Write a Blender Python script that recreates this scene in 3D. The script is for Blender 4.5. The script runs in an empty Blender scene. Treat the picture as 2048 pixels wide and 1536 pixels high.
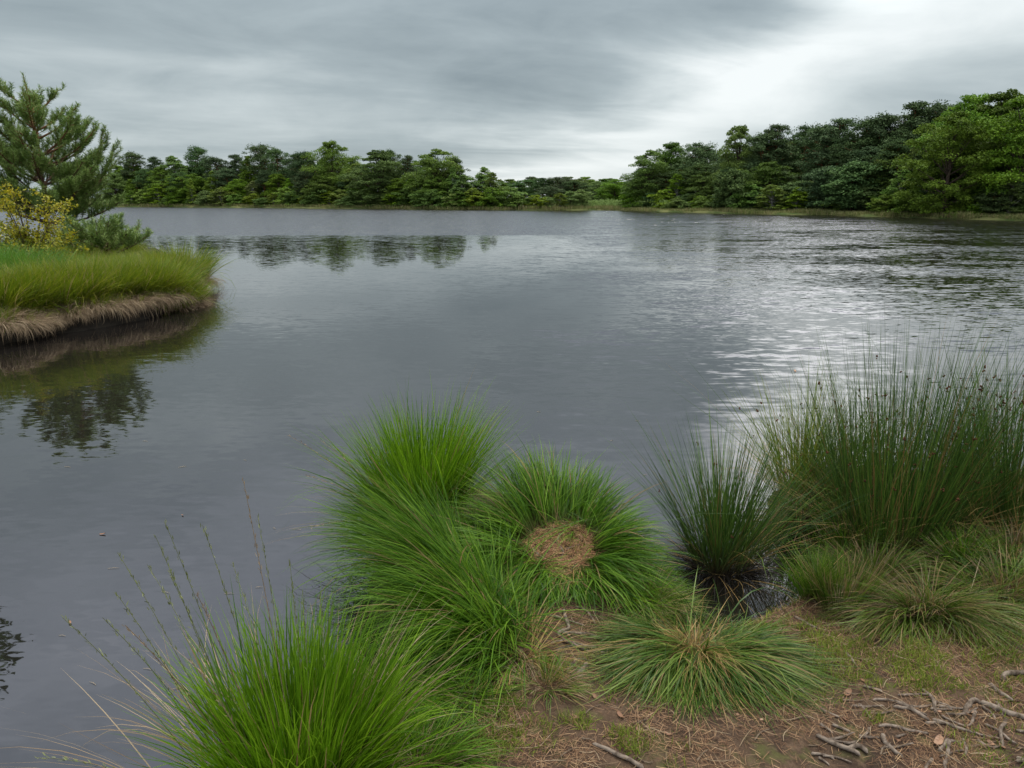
import bpy, math, random
import numpy as np
from mathutils import Vector
S = bpy.context.scene
COL = S.collection
R = math.radians
rng = np.random.default_rng(7)
random.seed(7)

# ------------------------------------------------------------------ camera
H = 1.90                       # lens height over the water
PITCH = 14.7                   # degrees below the horizon
FPX = 1420.0                   # focal length in pixels of the 2048 px wide photograph
cam = bpy.data.cameras.new('camera'); camo = bpy.data.objects.new('camera', cam); COL.objects.link(camo)
cam.sensor_width = 36.0; cam.lens = FPX / 2048 * 36.0
cam.clip_start = 0.05; cam.clip_end = 3000
camo.location = (0, 0, H); camo.rotation_euler = (R(90 - PITCH), 0, 0)
S.camera = camo

def ray(px, py):
    u = (px - 1024) / FPX; v = (768 - py) / FPX
    c, s = math.cos(R(PITCH)), math.sin(R(PITCH))
    return np.array([u, c + v * s, -s + v * c])
def at(px, py, z=0.0):         # where the sight line through a photo pixel meets height z
    d = ray(px, py); t = (z - H) / d[2]
    return np.array([d[0] * t, d[1] * t, z])
def at_d(px, py, Y):           # the same at ground distance Y
    d = ray(px, py); t = Y / d[1]
    return np.array([d[0] * t, Y, H + d[2] * t])

# ------------------------------------------------------------------ node helper
class NT:
    def __init__(s, tree): s.t = tree; s.n = tree.nodes; s.l = tree.links
    def node(s, typ, ins=None, **kw):
        n = s.n.new(typ)
        for k, v in kw.items(): setattr(n, k, v)
        for k, v in (ins or {}).items():
            i = n.inputs[k]
            if isinstance(v, bpy.types.NodeSocket): s.l.new(v, i)
            else: i.default_value = v
        return n
    def m(s, op, a, b=0.0, c=0.0, clamp=False):
        n = s.n.new('ShaderNodeMath'); n.operation = op; n.use_clamp = clamp
        for i, v in enumerate((a, b, c)):
            if isinstance(v, bpy.types.NodeSocket): s.l.new(v, n.inputs[i])
            else: n.inputs[i].default_value = v
        return n.outputs[0]
    def v(s, op, a, b=(0, 0, 0)):
        n = s.n.new('ShaderNodeVectorMath'); n.operation = op
        for i, q in enumerate((a, b)):
            if isinstance(q, bpy.types.NodeSocket): s.l.new(q, n.inputs[i])
            elif i < len(n.inputs): n.inputs[i].default_value = q
        return n.outputs['Value'] if op in ('DOT_PRODUCT', 'LENGTH') else n.outputs[0]
    def ss(s, x, a, b, lo=0.0, hi=1.0):
        n = s.n.new('ShaderNodeMapRange'); n.interpolation_type = 'SMOOTHSTEP'
        s.l.new(x, n.inputs[0])
        for i, q in enumerate((a, b, lo, hi)): n.inputs[i + 1].default_value = q
        return n.outputs[0]
    def mix(s, f, a, b, blend='MIX'):
        n = s.n.new('ShaderNodeMix'); n.data_type = 'RGBA'; n.blend_type = blend
        for i, q in ((0, f), (6, a), (7, b)):
            if isinstance(q, bpy.types.NodeSocket): s.l.new(q, n.inputs[i])
            else: n.inputs[i].default_value = (*q, 1) if isinstance(q, tuple) and len(q) == 3 else q
        return n.outputs[2]
    def noise(s, vec, scale=1.0, detail=3.0, rough=0.5, dist=0.0):
        return s.node('ShaderNodeTexNoise', {'Vector': vec, 'Scale': scale, 'Detail': detail, 'Roughness': rough, 'Distortion': dist})
    def xyz(s, x=0.0, y=0.0, z=0.0):
        return s.node('ShaderNodeCombineXYZ', {'X': x, 'Y': y, 'Z': z}).outputs[0]
    def sep(s, v):
        n = s.node('ShaderNodeSeparateXYZ', {0: v}); return n.outputs[0], n.outputs[1], n.outputs[2]

# ------------------------------------------------------------------ sky
SUN_EL, SUN_AZ = 62.0, 28.0            # azimuth to the right of the view
W = bpy.data.worlds.new('World'); S.world = W; W.use_nodes = True
w = NT(W.node_tree); w.n.clear()
D = w.node('ShaderNodeTexCoord').outputs['Generated']
dx, dy, dz = w.sep(D)
zc = w.m('MAXIMUM', dz, 0.0)
zz = w.m('ADD', zc, 0.10)
u_ = w.m('DIVIDE', dx, zz); v_ = w.m('DIVIDE', dy, zz)
P1 = w.xyz(w.m('ADD', w.m('MULTIPLY', u_, 0.50), w.m('MULTIPLY', v_, 0.16)), w.m('SUBTRACT', w.m('MULTIPLY', v_, 0.95), w.m('MULTIPLY', u_, 0.34)), 0.0)
n1 = w.noise(P1, 0.55, 5.0, 0.50, 0.5).outputs[0]
n2 = w.noise(w.v('ADD', P1, (7.3, 2.2, 1.0)), 1.35, 6.0, 0.52, 0.5).outputs[0]
n3 = w.noise(D, 3.2, 5.0, 0.5, 0.3).outputs[0]
n4 = w.noise(w.v('MULTIPLY', D, (1.0, 1.0, 3.4)), 5.5, 7.0, 0.58, 0.35).outputs[0]
# the edge of the dark cloud deck runs as a straight line through these two sight lines
a1 = ray(1800, 0); a2 = ray(1120, 300); nn = np.cross(a1, a2); nn /= np.linalg.norm(nn)
if nn @ ray(2048, 400) < 0: nn = -nn
edge = w.m('ADD', w.v('DOT_PRODUCT', D, tuple(nn)), w.m('ADD', w.m('MULTIPLY', w.m('SUBTRACT', n2, 0.5), 0.10), w.m('MULTIPLY', w.m('SUBTRACT', n3, 0.5), 0.10)))
eR = w.ss(edge, -0.12, 0.03)
low = w.ss(dz, 0.015, 0.15, 1.0, 0.0)                       # paler towards the horizon
# a pale break across the left at mid height
band = w.m('MULTIPLY', w.ss(dz, 0.05, 0.12), w.ss(dz, 0.13, 0.20, 1.0, 0.0))
band = w.m('MULTIPLY', band, w.ss(dx, -0.05, -0.35))
bri = w.m('ADD', w.m('ADD', w.m('MULTIPLY', w.m('SUBTRACT', n1, 0.5), 0.85), w.m('MULTIPLY', w.m('SUBTRACT', n2, 0.5), 0.60)), w.m('MULTIPLY', w.m('SUBTRACT', n4, 0.5), 0.65))
dark = w.m('ADD', w.m('ADD', 0.27, bri), w.m('ADD', w.m('MULTIPLY', low, 0.22), w.m('MULTIPLY', band, 0.30)))
dark = w.m('MAXIMUM', dark, 0.0)
light = w.m('ADD', w.ss(edge, 0.03, 0.14, 0.74, 0.46), w.m('MULTIPLY', bri, 1.0))
# thinner cloud along the edge, where the sun stands behind
sd = ray(1740, 40); sd /= np.linalg.norm(sd)
glow = w.ss(w.v('DOT_PRODUCT', D, tuple(sd)), 0.955, 1.0)
rim = w.m('MULTIPLY', w.ss(edge, -0.06, 0.03), w.ss(edge, 0.03, 0.13, 1.0, 0.0))
k = w.m('ADD', w.m('MULTIPLY', dark, w.m('SUBTRACT', 1.0, eR)), w.m('MULTIPLY', light, eR))
k = w.m('ADD', k, w.m('MULTIPLY', glow, w.m('MULTIPLY', eR, 0.16)))
k = w.m('ADD', k, w.m('MULTIPLY', rim, 0.40))
ramp = w.node('ShaderNodeValToRGB', {0: w.m('MULTIPLY', k, 0.8)})
cr = ramp.color_ramp
cr.elements[0].position = 0.0; cr.elements[0].color = (0.195, 0.240, 0.262, 1)
cr.elements[1].position = 1.0; cr.elements[1].color = (0.76, 0.80, 0.80, 1)
e = cr.elements.new(0.33); e.color = (0.325, 0.380, 0.400, 1)
e = cr.elements.new(0.66); e.color = (0.53, 0.585, 0.595, 1)
up = w.m('MULTIPLY', w.m('MULTIPLY', w.ss(dz, 0.15, 0.55, 1.0, 1.75), w.ss(dz, 0.68, 0.95, 1.0, 3.5)), w.ss(dy, 0.1, -0.6, 1.0, 1.5))                          # overcast is brightest overhead; brightness added there and behind camera to light the grass
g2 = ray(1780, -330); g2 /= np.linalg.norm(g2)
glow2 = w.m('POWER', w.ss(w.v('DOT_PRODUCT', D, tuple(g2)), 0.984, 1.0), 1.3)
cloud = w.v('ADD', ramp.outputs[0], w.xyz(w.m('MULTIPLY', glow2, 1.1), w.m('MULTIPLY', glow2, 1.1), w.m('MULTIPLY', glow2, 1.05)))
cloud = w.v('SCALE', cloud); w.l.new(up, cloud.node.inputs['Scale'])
tint = w.mix(w.ss(dz, 0.2, 0.5), (1, 1, 1), (1.03, 0.97, 1.07))
tint = w.mix(w.ss(dz, 0.66, 0.85), tint, (1.10, 1.0, 0.88))
cloud = w.v('MULTIPLY', cloud, tint)
sky = w.node('ShaderNodeTexSky', sky_type='NISHITA', sun_disc=False, sun_elevation=R(SUN_EL), sun_rotation=R(SUN_AZ))
bg1 = w.node('ShaderNodeBackground', {'Color': sky.outputs[0], 'Strength': 0.10})
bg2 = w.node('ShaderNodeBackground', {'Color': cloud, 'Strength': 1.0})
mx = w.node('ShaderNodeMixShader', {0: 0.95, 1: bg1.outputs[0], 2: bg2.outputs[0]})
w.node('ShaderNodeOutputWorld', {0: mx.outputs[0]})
sl = bpy.data.lights.new('sun', 'SUN'); sl.energy = 1.5; sl.angle = R(12); sl.color = (1.0, 0.95, 0.86)
so = bpy.data.objects.new('sun', sl); COL.objects.link(so)
so.rotation_euler = (R(90 - SUN_EL), 0, R(180 - SUN_AZ) )
sv = Vector((math.sin(R(SUN_AZ)) * math.cos(R(SUN_EL)), math.cos(R(SUN_AZ)) * math.cos(R(SUN_EL)), math.sin(R(SUN_EL))))
so.rotation_euler = sv.to_track_quat('Z', 'Y').to_euler()
S.view_settings.view_transform = 'Standard'; S.view_settings.look = 'None'
S.view_settings.exposure = 0.30; S.view_settings.gamma = 1.0
S.render.engine = 'CYCLES'
S.cycles.max_bounces = 6; S.cycles.diffuse_bounces = 3; S.cycles.glossy_bounces = 3; S.cycles.transmission_bounces = 3

# ------------------------------------------------------------------ helpers
def tag(o, label=None, cat=None, group=None, kind=None):
    for k_, v_ in (('label', label), ('category', cat), ('group', group), ('kind', kind)):
        if v_: o[k_] = v_
    return o
def empty(name, loc, rz=0.0, sc=1.0):
    o = bpy.data.objects.new(name, None); o.empty_display_size = 0.1; COL.objects.link(o)
    o.location = tuple(loc); o.rotation_euler = (0, 0, rz); o.scale = (sc,) * 3 if not hasattr(sc, '__len__') else sc
    return o
class MB:
    """collects quads with one colour attribute bc = (random, along, clump random)"""
    def __init__(s): s.V = []; s.Q = []; s.A = []; s.n = 0
    def add(s, V, Q, A):
        V = np.asarray(V, float).reshape(-1, 3); Q = np.asarray(Q, int).reshape(-1, 4)
        A = np.asarray(A, float); A = np.broadcast_to(A, (len(V), 3)) if A.ndim == 1 else A
        s.V.append(V); s.Q.append(Q + s.n); s.A.append(A); s.n += len(V)
    def arrays(s): return np.concatenate(s.V), np.concatenate(s.Q), np.concatenate(s.A)
    def build(s, name, mat, parent=None, smooth=False, loc=None):
        V, Q, A = s.arrays()
        me = bpy.data.meshes.new(name)
        me.vertices.add(len(V)); me.vertices.foreach_set('co', V.astype(np.float32).ravel())
        me.loops.add(len(Q) * 4); me.loops.foreach_set('vertex_index', Q.astype(np.int32).ravel())
        me.polygons.add(len(Q))
        me.polygons.foreach_set('loop_start', np.arange(0, len(Q) * 4, 4, dtype=np.int32))
        me.update(calc_edges=True)
        at_ = me.attributes.new('bc', 'FLOAT_COLOR', 'POINT')
        at_.data.foreach_set('color', np.concatenate([A, np.ones((len(A), 1))], 1).astype(np.float32).ravel())
        if smooth: me.polygons.foreach_set('use_smooth', np.ones(len(Q), bool))
        me.materials.append(mat); me.validate()
        o = bpy.data.objects.new(name, me); COL.objects.link(o)
        if parent: o.parent = parent
        if loc is not None: o.location = tuple(loc)
        return o
def tube(mb, path, rad, sides=6, A=(0.5, 0.5, 0.5)):
    P = np.asarray(path, float); k_ = len(P); rad = np.broadcast_to(rad, (k_,))
    T = np.gradient(P, axis=0); T /= np.linalg.norm(T, axis=1)[:, None] + 1e-9
    ref = np.array([0, 0, 1.0]) if abs(T[:, 2]).mean() < 0.8 else np.array([1.0, 0, 0])
    N = np.cross(T, ref); N /= np.linalg.norm(N, axis=1)[:, None] + 1e-9; B = np.cross(T, N)
    a = np.linspace(0, 2 * np.pi, sides, endpoint=False)
    V = P[:, None] + rad[:, None, None] * (np.cos(a)[None, :, None] * N[:, None] + np.sin(a)[None, :, None] * B[:, None])
    i, j = np.meshgrid(np.arange(k_ - 1), np.arange(sides), indexing='ij'); j2 = (j + 1) % sides
    Q = np.stack([i * sides + j, i * sides + j2, (i + 1) * sides + j2, (i + 1) * sides + j], -1)
    mb.add(V, Q, A)
def vnoise(x, y, sc=1.0, seed=0):
    x = np.asarray(x, float) * sc + 100 + seed * 17.3; y = np.asarray(y, float) * sc + 100 + seed * 9.1
    xi = np.floor(x); yi = np.floor(y); fx = x - xi; fy = y - yi
    fx = fx * fx * (3 - 2 * fx); fy = fy * fy * (3 - 2 * fy)
    def h(a, b): q = np.sin(a * 127.1 + b * 311.7 + seed * 3.7) * 43758.5453; return q - np.floor(q)
    return (h(xi, yi) * (1 - fx) + h(xi + 1, yi) * fx) * (1 - fy) + (h(xi, yi + 1) * (1 - fx) + h(xi + 1, yi + 1) * fx) * fy
def fbm(x, y, sc=1.0, seed=0): return (vnoise(x, y, sc, seed) + .5 * vnoise(x, y, sc * 2.1, seed + 1) + .25 * vnoise(x, y, sc * 4.3, seed + 2)) / 1.75
def sdf(px, py, poly):          # signed distance, positive inside
    px = np.asarray(px, float); py = np.asarray(py, float); P = np.asarray(poly, float); n = len(P)
    d = np.full(px.shape, 1e9); ins = np.zeros(px.shape, bool)
    for i in range(n):
        a = P[i]; b = P[(i + 1) % n]; e_ = b - a
        t = np.clip(((px - a[0]) * e_[0] + (py - a[1]) * e_[1]) / (e_ @ e_), 0, 1)
        d = np.minimum(d, np.hypot(px - a[0] - t * e_[0], py - a[1] - t * e_[1]))
        c = ((a[1] > py) != (b[1] > py))
        with np.errstate(divide='ignore', invalid='ignore'): xs = a[0] + (py - a[1]) / (b[1] - a[1] + 1e-12) * e_[0]
        ins ^= c & (px < xs)
    return np.where(ins, d, -d)
def sst(x, a, b): t = np.clip((x - a) / (b - a), 0, 1); return t * t * (3 - 2 * t)

# ------------------------------------------------------------------ materials
def mat(name):
    m = bpy.data.materials.new(name); m.use_nodes = True; t = NT(m.node_tree); t.n.clear(); return m, t
def out(t, sh): t.node('ShaderNodeOutputMaterial', {0: sh})
def leafmat(name, stops, dead=0.0, deadcol=(0.30, 0.20, 0.09), trans=0.30, rough=0.45, basecol=None, spec=0.4, big=0.0):
    """stops: colours across the per-blade random; dead: share of dry blades; basecol: colour of the blade foot"""
    m, t = mat(name)
    a = t.node('ShaderNodeAttribute', attribute_name='bc')
    r_, h_, c_ = t.sep(a.outputs['Vector'])
    rp = t.node('ShaderNodeValToRGB', {0: t.m('ADD', t.m('MULTIPLY', r_, 0.55), t.m('MULTIPLY', c_, 0.45))})
    els = rp.color_ramp.elements
    els[0].position = 0.12; els[0].color = (*stops[0], 1); els[1].position = 0.88; els[1].color = (*stops[-1], 1)
    for i, s_ in enumerate(stops[1:-1]): els.new(0.12 + 0.76 * (i + 1) / (len(stops) - 1)).color = (*s_, 1)
    c = rp.outputs[0]
    if basecol: c = t.mix(t.ss(h_, 0.0, 0.30, 1.0, 0.0), c, basecol)
    if dead > 0:
        q = t.m('FRACT', t.m('MULTIPLY', r_, 37.7))
        c = t.mix(t.m('LESS_THAN', q, dead), c, deadcol)
    if big:
        oi = t.node('ShaderNodeObjectInfo').outputs['Random']
        hs = t.node('ShaderNodeHueSaturation', {'Hue': t.m('ADD', 0.5 - big * 0.018, t.m('MULTIPLY', oi, big * 0.036)), 'Saturation': t.m('ADD', 0.85, t.m('MULTIPLY', t.m('FRACT', t.m('MULTIPLY', oi, 7.7)), 0.3)),
                   'Value': t.m('ADD', 0.78, t.m('MULTIPLY', t.m('FRACT', t.m('MULTIPLY', oi, 13.3)), 0.5)), 'Color': c})
        c = hs.outputs[0]
    p = t.node('ShaderNodeBsdfPrincipled', {'Base Color': c, 'Roughness': rough, 'Specular IOR Level': spec})
    tr = t.node('ShaderNodeBsdfTranslucent', {'Color': c})
    out(t, t.node('ShaderNodeMixShader', {0: trans, 1: p.outputs[0], 2: tr.outputs[0]}).outputs[0]); return m
def barkmat(name, c1, c2, scale=8.0, top=None, ztop=(1.5, 4.0)):
    m, t = mat(name)
    co = t.node('ShaderNodeTexCoord').outputs['Object']
    n = t.noise(t.v('MULTIPLY', co, (1, 1, 0.35)), scale, 6.0, 0.6, 0.4)
    c = t.mix(t.ss(n.outputs[0], 0.35, 0.65), c1, c2)
    if top: c = t.mix(t.ss(t.sep(co)[2], *ztop), c, top)
    b = t.node('ShaderNodeBump', {'Strength': 0.6, 'Distance': 0.02, 'Height': n.outputs[0]})
    out(t, t.node('ShaderNodeBsdfPrincipled', {'Base Color': c, 'Roughness': 0.9, 'Specular IOR Level': 0.2, 'Normal': b.outputs[0]}).outputs[0]); return m

M = {}
M['grass_fresh'] = leafmat('grass_fresh', [(0.042, 0.110, 0.004), (0.115, 0.235, 0.007), (0.230, 0.380, 0.020)], dead=0.03, basecol=(0.10, 0.12, 0.02), trans=0.42, spec=0.22, rough=0.45)
M['grass_deep'] = leafmat('grass_deep', [(0.026, 0.075, 0.004), (0.075, 0.170, 0.008), (0.200, 0.330, 0.028)], dead=0.05, basecol=(0.09, 0.09, 0.025), trans=0.38, spec=0.22, rough=0.45)
M['grass_blue'] = leafmat('grass_blue', [(0.020, 0.055, 0.005), (0.062, 0.125, 0.010), (0.20, 0.26, 0.045)], dead=0.10, basecol=(0.20, 0.16, 0.06), trans=0.3, spec=0.3)
M['grass_olive'] = leafmat('grass_olive', [(0.035, 0.075, 0.006), (0.085, 0.145, 0.012), (0.19, 0.24, 0.035)], dead=0.22, basecol=(0.16, 0.12, 0.05), trans=0.3)
M['rush'] = leafmat('rush', [(0.022, 0.055, 0.010), (0.048, 0.105, 0.014), (0.130, 0.205, 0.030)], dead=0.07, deadcol=(0.20, 0.12, 0.045), basecol=(0.060, 0.045, 0.018), trans=0.15, spec=0.4)
M['isle_grass'] = leafmat('isle_grass', [(0.085, 0.150, 0.008), (0.165, 0.225, 0.012), (0.30, 0.31, 0.025)], dead=0.08, deadcol=(0.34, 0.26, 0.11), basecol=(0.19, 0.18, 0.05), trans=0.35)
M['isle_green'] = leafmat('isle_green', [(0.070, 0.175, 0.018), (0.105, 0.235, 0.022), (0.17, 0.290, 0.04)], dead=0.03, trans=0.35)
M['straw'] = leafmat('straw', [(0.16, 0.105, 0.060), (0.27, 0.19, 0.12), (0.42, 0.32, 0.21)], trans=0.2, rough=0.7, spec=0.2)
M['straw_gold'] = leafmat('straw_gold', [(0.26, 0.15, 0.05), (0.38, 0.24, 0.09), (0.50, 0.35, 0.16)], trans=0.2, rough=0.7, spec=0.2)
M['seed'] = leafmat('seed', [(0.09, 0.10, 0.035), (0.17, 0.19, 0.07), (0.34, 0.35, 0.18)], trans=0.1, rough=0.7, spec=0.2)
M['seed_brown'] = leafmat('seed_brown', [(0.045, 0.020, 0.012), (0.085, 0.035, 0.018), (0.15, 0.065, 0.03)], trans=0.05, rough=0.8, spec=0.1)
M['moss'] = leafmat('moss', [(0.085, 0.120, 0.012), (0.160, 0.210, 0.022), (0.28, 0.31, 0.05)], dead=0.14, trans=0.3, rough=0.7, spec=0.2)
M['needles'] = leafmat('needles', [(0.045, 0.020, 0.011), (0.17, 0.080, 0.038), (0.42, 0.26, 0.14)], trans=0.0, rough=0.65, spec=0.3)
M['needle_litter_pad'] = leafmat('needle_litter_pad', [(0.20, 0.085, 0.04), (0.36, 0.18, 0.085), (0.52, 0.32, 0.17)], trans=0.0, rough=0.65, spec=0.3)
M['dead_leaf'] = leafmat('dead_leaf', [(0.10, 0.05, 0.03), (0.26, 0.13, 0.075), (0.40, 0.24, 0.16)], trans=0.05, rough=0.6, spec=0.3)
M['pine_needle'] = leafmat('pine_needle', [(0.070, 0.130, 0.022), (0.160, 0.245, 0.046), (0.34, 0.42, 0.13)], trans=0.15, spec=0.35, basecol=None)
M['yellow_leaf'] = leafmat('yellow_leaf', [(0.12, 0.16, 0.012), (0.34, 0.32, 0.018), (0.58, 0.42, 0.02)], trans=0.35)
M['forest_pine'] = leafmat('forest_pine', [(0.043, 0.073, 0.027), (0.073, 0.117, 0.043), (0.131, 0.188, 0.069)], trans=0.15, big=1.0, spec=0.08, rough=.7)
M['forest_leaf'] = leafmat('forest_leaf', [(0.061, 0.105, 0.022), (0.108, 0.173, 0.032), (0.189, 0.27, 0.054)], trans=0.25, big=0.7, spec=0.12, rough=.6)
M['forest_light'] = leafmat('forest_light', [(0.1, 0.15, 0.027), (0.163, 0.237, 0.04), (0.263, 0.35, 0.069)], trans=0.3, big=1.2, spec=0.12, rough=.6)
M['reed'] = leafmat('reed', [(0.10, 0.13, 0.035), (0.17, 0.19, 0.055), (0.30, 0.27, 0.12)], dead=0.2, deadcol=(0.30, 0.24, 0.12), trans=0.25, rough=0.6, spec=0.2)
M['bark'] = barkmat('bark', (0.035, 0.025, 0.018), (0.10, 0.07, 0.05))
M['pine_bark'] = barkmat('pine_bark', (0.06, 0.04, 0.03), (0.14, 0.085, 0.055), top=(0.22, 0.10, 0.045))
M['birch_bark'] = barkmat('birch_bark', (0.10, 0.09, 0.08), (0.42, 0.40, 0.36), 3.0)
M['root'] = barkmat('root', (0.075, 0.052, 0.038), (0.26, 0.20, 0.16), 30.0)
M['twig'] = barkmat('twig', (0.10, 0.07, 0.05), (0.22, 0.16, 0.11), 30.0)

def soil(name, dry=1.0):
    m, t = mat(name)
    P = t.node('ShaderNodeNewGeometry').outputs['Position']
    a = t.noise(P, 2.2, 6.0, 0.6, 0.4).outputs[0]; b = t.noise(P, 22.0, 8.0, 0.7, 0.3).outputs[0]
    g = t.noise(P, 130.0, 4.0, 0.7).outputs[0]
    c = t.mix(t.ss(a, 0.38, 0.62), (0.040, 0.023, 0.015), (0.092, 0.054, 0.033))
    c = t.mix(t.m('MULTIPLY', t.ss(b, 0.45, 0.70), 0.75), c, (0.145, 0.090, 0.057))
    c = t.mix(t.m('MULTIPLY', t.ss(g, 0.55, 0.72), 0.5), c, (0.23, 0.15, 0.095))
    c = t.mix(t.m('MULTIPLY', t.ss(t.noise(P, 7.0, 5.0, 0.6).outputs[0], 0.52, 0.66), 0.55), c, (0.085, 0.095, 0.022))
    z = t.sep(P)[2]
    c = t.mix(t.ss(z, -0.02, 0.075, 1.0, 0.0), c, (0.018, 0.014, 0.010))       # wet peat at the water's edge
    bp = t.node('ShaderNodeBump', {'Strength': 0.9, 'Distance': 0.012, 'Height': t.m('ADD', b, t.m('MULTIPLY', g, 0.4))})
    out(t, t.node('ShaderNodeBsdfPrincipled', {'Base Color': c, 'Roughness': 0.9, 'Specular IOR Level': 0.25, 'Normal': bp.outputs[0]}).outputs[0]); return m
M['soil'] = soil('soil')
m, t = mat('far_ground')
P = t.node('ShaderNodeNewGeometry').outputs['Position']
c = t.mix(t.ss(t.noise(P, 0.35, 6.0, 0.6).outputs[0], 0.4, 0.6), (0.05, 0.07, 0.02), (0.13, 0.13, 0.05))
out(t, t.node('ShaderNodeBsdfPrincipled', {'Base Color': c, 'Roughness': 1.0, 'Specular IOR Level': 0.1}).outputs[0]); M['far_ground'] = m

# water: the facets of the ripples as slopes, calm and ruffled zones laid out over the lake
m, t = mat('water')
P = t.node('ShaderNodeNewGeometry').outputs['Position']
X, Y, _z = t.sep(P)
wob = t.noise(P, 0.16, 3.0, 0.55).outputs[0]; wob2 = t.noise(t.v('MULTIPLY', P, (0.5, 1.3, 1)), 0.35, 4.0, 0.6, 0.6).outputs[0]
yf = t.m('ADD', Y, t.m('MULTIPLY', t.m('SUBTRACT', wob, 0.5), 3.0))
far = t.m('MAXIMUM', t.m('MULTIPLY', t.ss(yf, 36.5, 39.5), t.ss(X, 9.0, -3.0, 0.0, 1.0)), t.m('MULTIPLY', t.ss(yf, 24.0, 62.0), t.ss(X, -6.0, 12.0, 0.85, 0.22)))
lat = t.m('SUBTRACT', t.m('ADD', X, t.m('MULTIPLY', t.m('SUBTRACT', wob, 0.5), 5.0)), t.m('MULTIPLY', Y, 0.10))
right = t.m('MULTIPLY', t.ss(lat, -2.6, 2.4), t.ss(t.m('ADD', Y, t.m('MULTIPLY', X, 0.15)), 5.0, 10.0))
patch = t.ss(wob2, 0.38, 0.64, 0.30, 1.35)
streak = t.ss(wob2, 0.50, 0.72)
def slope(scx, scy, rot, det, off):
    mp = t.node('ShaderNodeMapping', {'Vector': P, 'Location': (off, off, 0), 'Rotation': (0, 0, R(rot)), 'Scale': (scx, scy, 1)})
    nz = t.noise(mp.outputs[0], 1.0, det, 0.5, 0.3)
    return t.v('SUBTRACT', nz.outputs[1], (0.5, 0.5, 0.5))
def vs(v_, f):
    o_ = t.v('SCALE', v_)
    if isinstance(f, bpy.types.NodeSocket): t.l.new(f, o_.node.inputs['Scale'])
    else: o_.node.inputs['Scale'].default_value = f
    return o_
sA = slope(3.2, 10.0, -14, 2.0, 3.1)     # ripples some 15 cm crest to crest
sB = slope(1.0, 3.4, 8, 3.0, 11.7)     # longer wind waves
sC = slope(9.0, 24.0, -25, 1.0, 5.5)    # capillary ripples
ampR = t.m('MULTIPLY', right, patch)
ampA = t.m('ADD', t.m('ADD', 0.050, t.m('MULTIPLY', ampR, 0.46)), t.m('ADD', t.m('MULTIPLY', far, 0.75), t.m('MULTIPLY', streak, 0.02)))
ampB = t.m('ADD', 0.012, t.m('ADD', t.m('MULTIPLY', ampR, 0.26), t.m('MULTIPLY', far, 0.7)))
ampC = t.m('ADD', 0.040, t.m('MULTIPLY', ampR, 0.14))
sl_ = t.v('ADD', vs(sA, ampA), t.v('ADD', vs(sB, ampB), vs(sC, ampC)))
sx_, sy_, _ = t.sep(sl_)
bi = t.m('ADD', t.m('ADD', t.ss(Y, 6.0, 15.0, 0.0, 0.20), far), t.m('MULTIPLY', right, 0.28), clamp=True)
sy_ = t.m('SUBTRACT', t.m('MULTIPLY', sy_, t.m('SUBTRACT', 1.0, bi)), t.m('MULTIPLY', t.m('ABSOLUTE', sy_), t.m('MULTIPLY', bi, 3.0)))
nrm = t.v('NORMALIZE', t.xyz(t.m('MULTIPLY', sx_, 0.6), sy_, 1.0))
p = t.node('ShaderNodeBsdfPrincipled', {'Base Color': (0.012, 0.010, 0.009, 1), 'Roughness': 0.02, 'IOR': 2.35, 'Specular IOR Level': 0.5, 'Normal': nrm})
out(t, p.outputs[0]); M['water'] = m

# ------------------------------------------------------------------ water and land
mb = MB(); mb.add([(-900, -300, 0), (900, -300, 0), (900, 1500, 0), (-900, 1500, 0)], [(0, 1, 2, 3)], (0, 0, 0))
tag(mb.build('water', M['water']), 'dark still pond water with rippled right side', 'water', kind='structure')

PX = [(120, 2100), (330, 1700), (520, 1470), (700, 1380), (770, 1290), (735, 1190), (770, 1090), (830, 1010), (930, 990), (1050, 1010), (1150, 1015), (1230, 1060), (1285, 1130),
      (1325, 1215), (1385, 1268), (1450, 1276), (1520, 1243), (1600, 1208), (1655, 1165), (1640, 1090), (1570, 1060), (1530, 1000), (1585, 955), (1700, 950), (1850, 958), (2048, 955), (2500, 930)]
BANK = [tuple(at(*q)[:2]) for q in PX] + [(7.5, 3.5), (8, -4), (-2.2, -4)]
PAD = at(1122, 1092, 0.27)[:2]
def ground(x, y):
    x = np.asarray(x, float); y = np.asarray(y, float)
    d = sdf(x, y, BANK) + (fbm(x, y, 5.0, 3) - 0.5) * 0.07
    h = -0.35 + 0.35 * sst(d, -0.45, 0.0) + 0.10 * sst(d, 0.0, 0.10) + 0.06 * sst(d, 0.1, 0.8)
    h += (fbm(x, y, 2.2, 8) - 0.5) * 0.06 * sst(d, 0, 0.3) + (fbm(x, y, 11, 9) - 0.5) * 0.018 * sst(d, 0, 0.1)
    r_ = np.hypot(x - PAD[0], y - PAD[1])
    m_ = sst(r_, 0.44, 0.17)
    return h * (1 - m_) + (0.265 + (fbm(x, y, 14, 4) - 0.5) * 0.02 + 0.30 * np.clip(y - PAD[1], -.2, .2)) * m_
def grid(name, x0, x1, y0, y1, st, f, mt, label, drop=None):
    xs = np.arange(x0, x1 + 1e-6, st); ys = np.arange(y0, y1 + 1e-6, st)
    gx, gy = np.meshgrid(xs, ys, indexing='ij'); gz = f(gx, gy)
    ny = len(ys); i, j = np.meshgrid(np.arange(len(xs) - 1), np.arange(ny - 1), indexing='ij')
    Q = np.stack([i * ny + j, (i + 1) * ny + j, (i + 1) * ny + j + 1, i * ny + j + 1], -1).reshape(-1, 4)
    zq = gz.ravel()[Q].max(1); Q = Q[zq > -0.2]
    b = MB(); b.add(np.stack([gx, gy, gz], -1), Q, (0.5, 0.5, 0.5))
    return tag(b.build(name, mt, smooth=True), label, 'ground', kind='structure')
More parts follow.
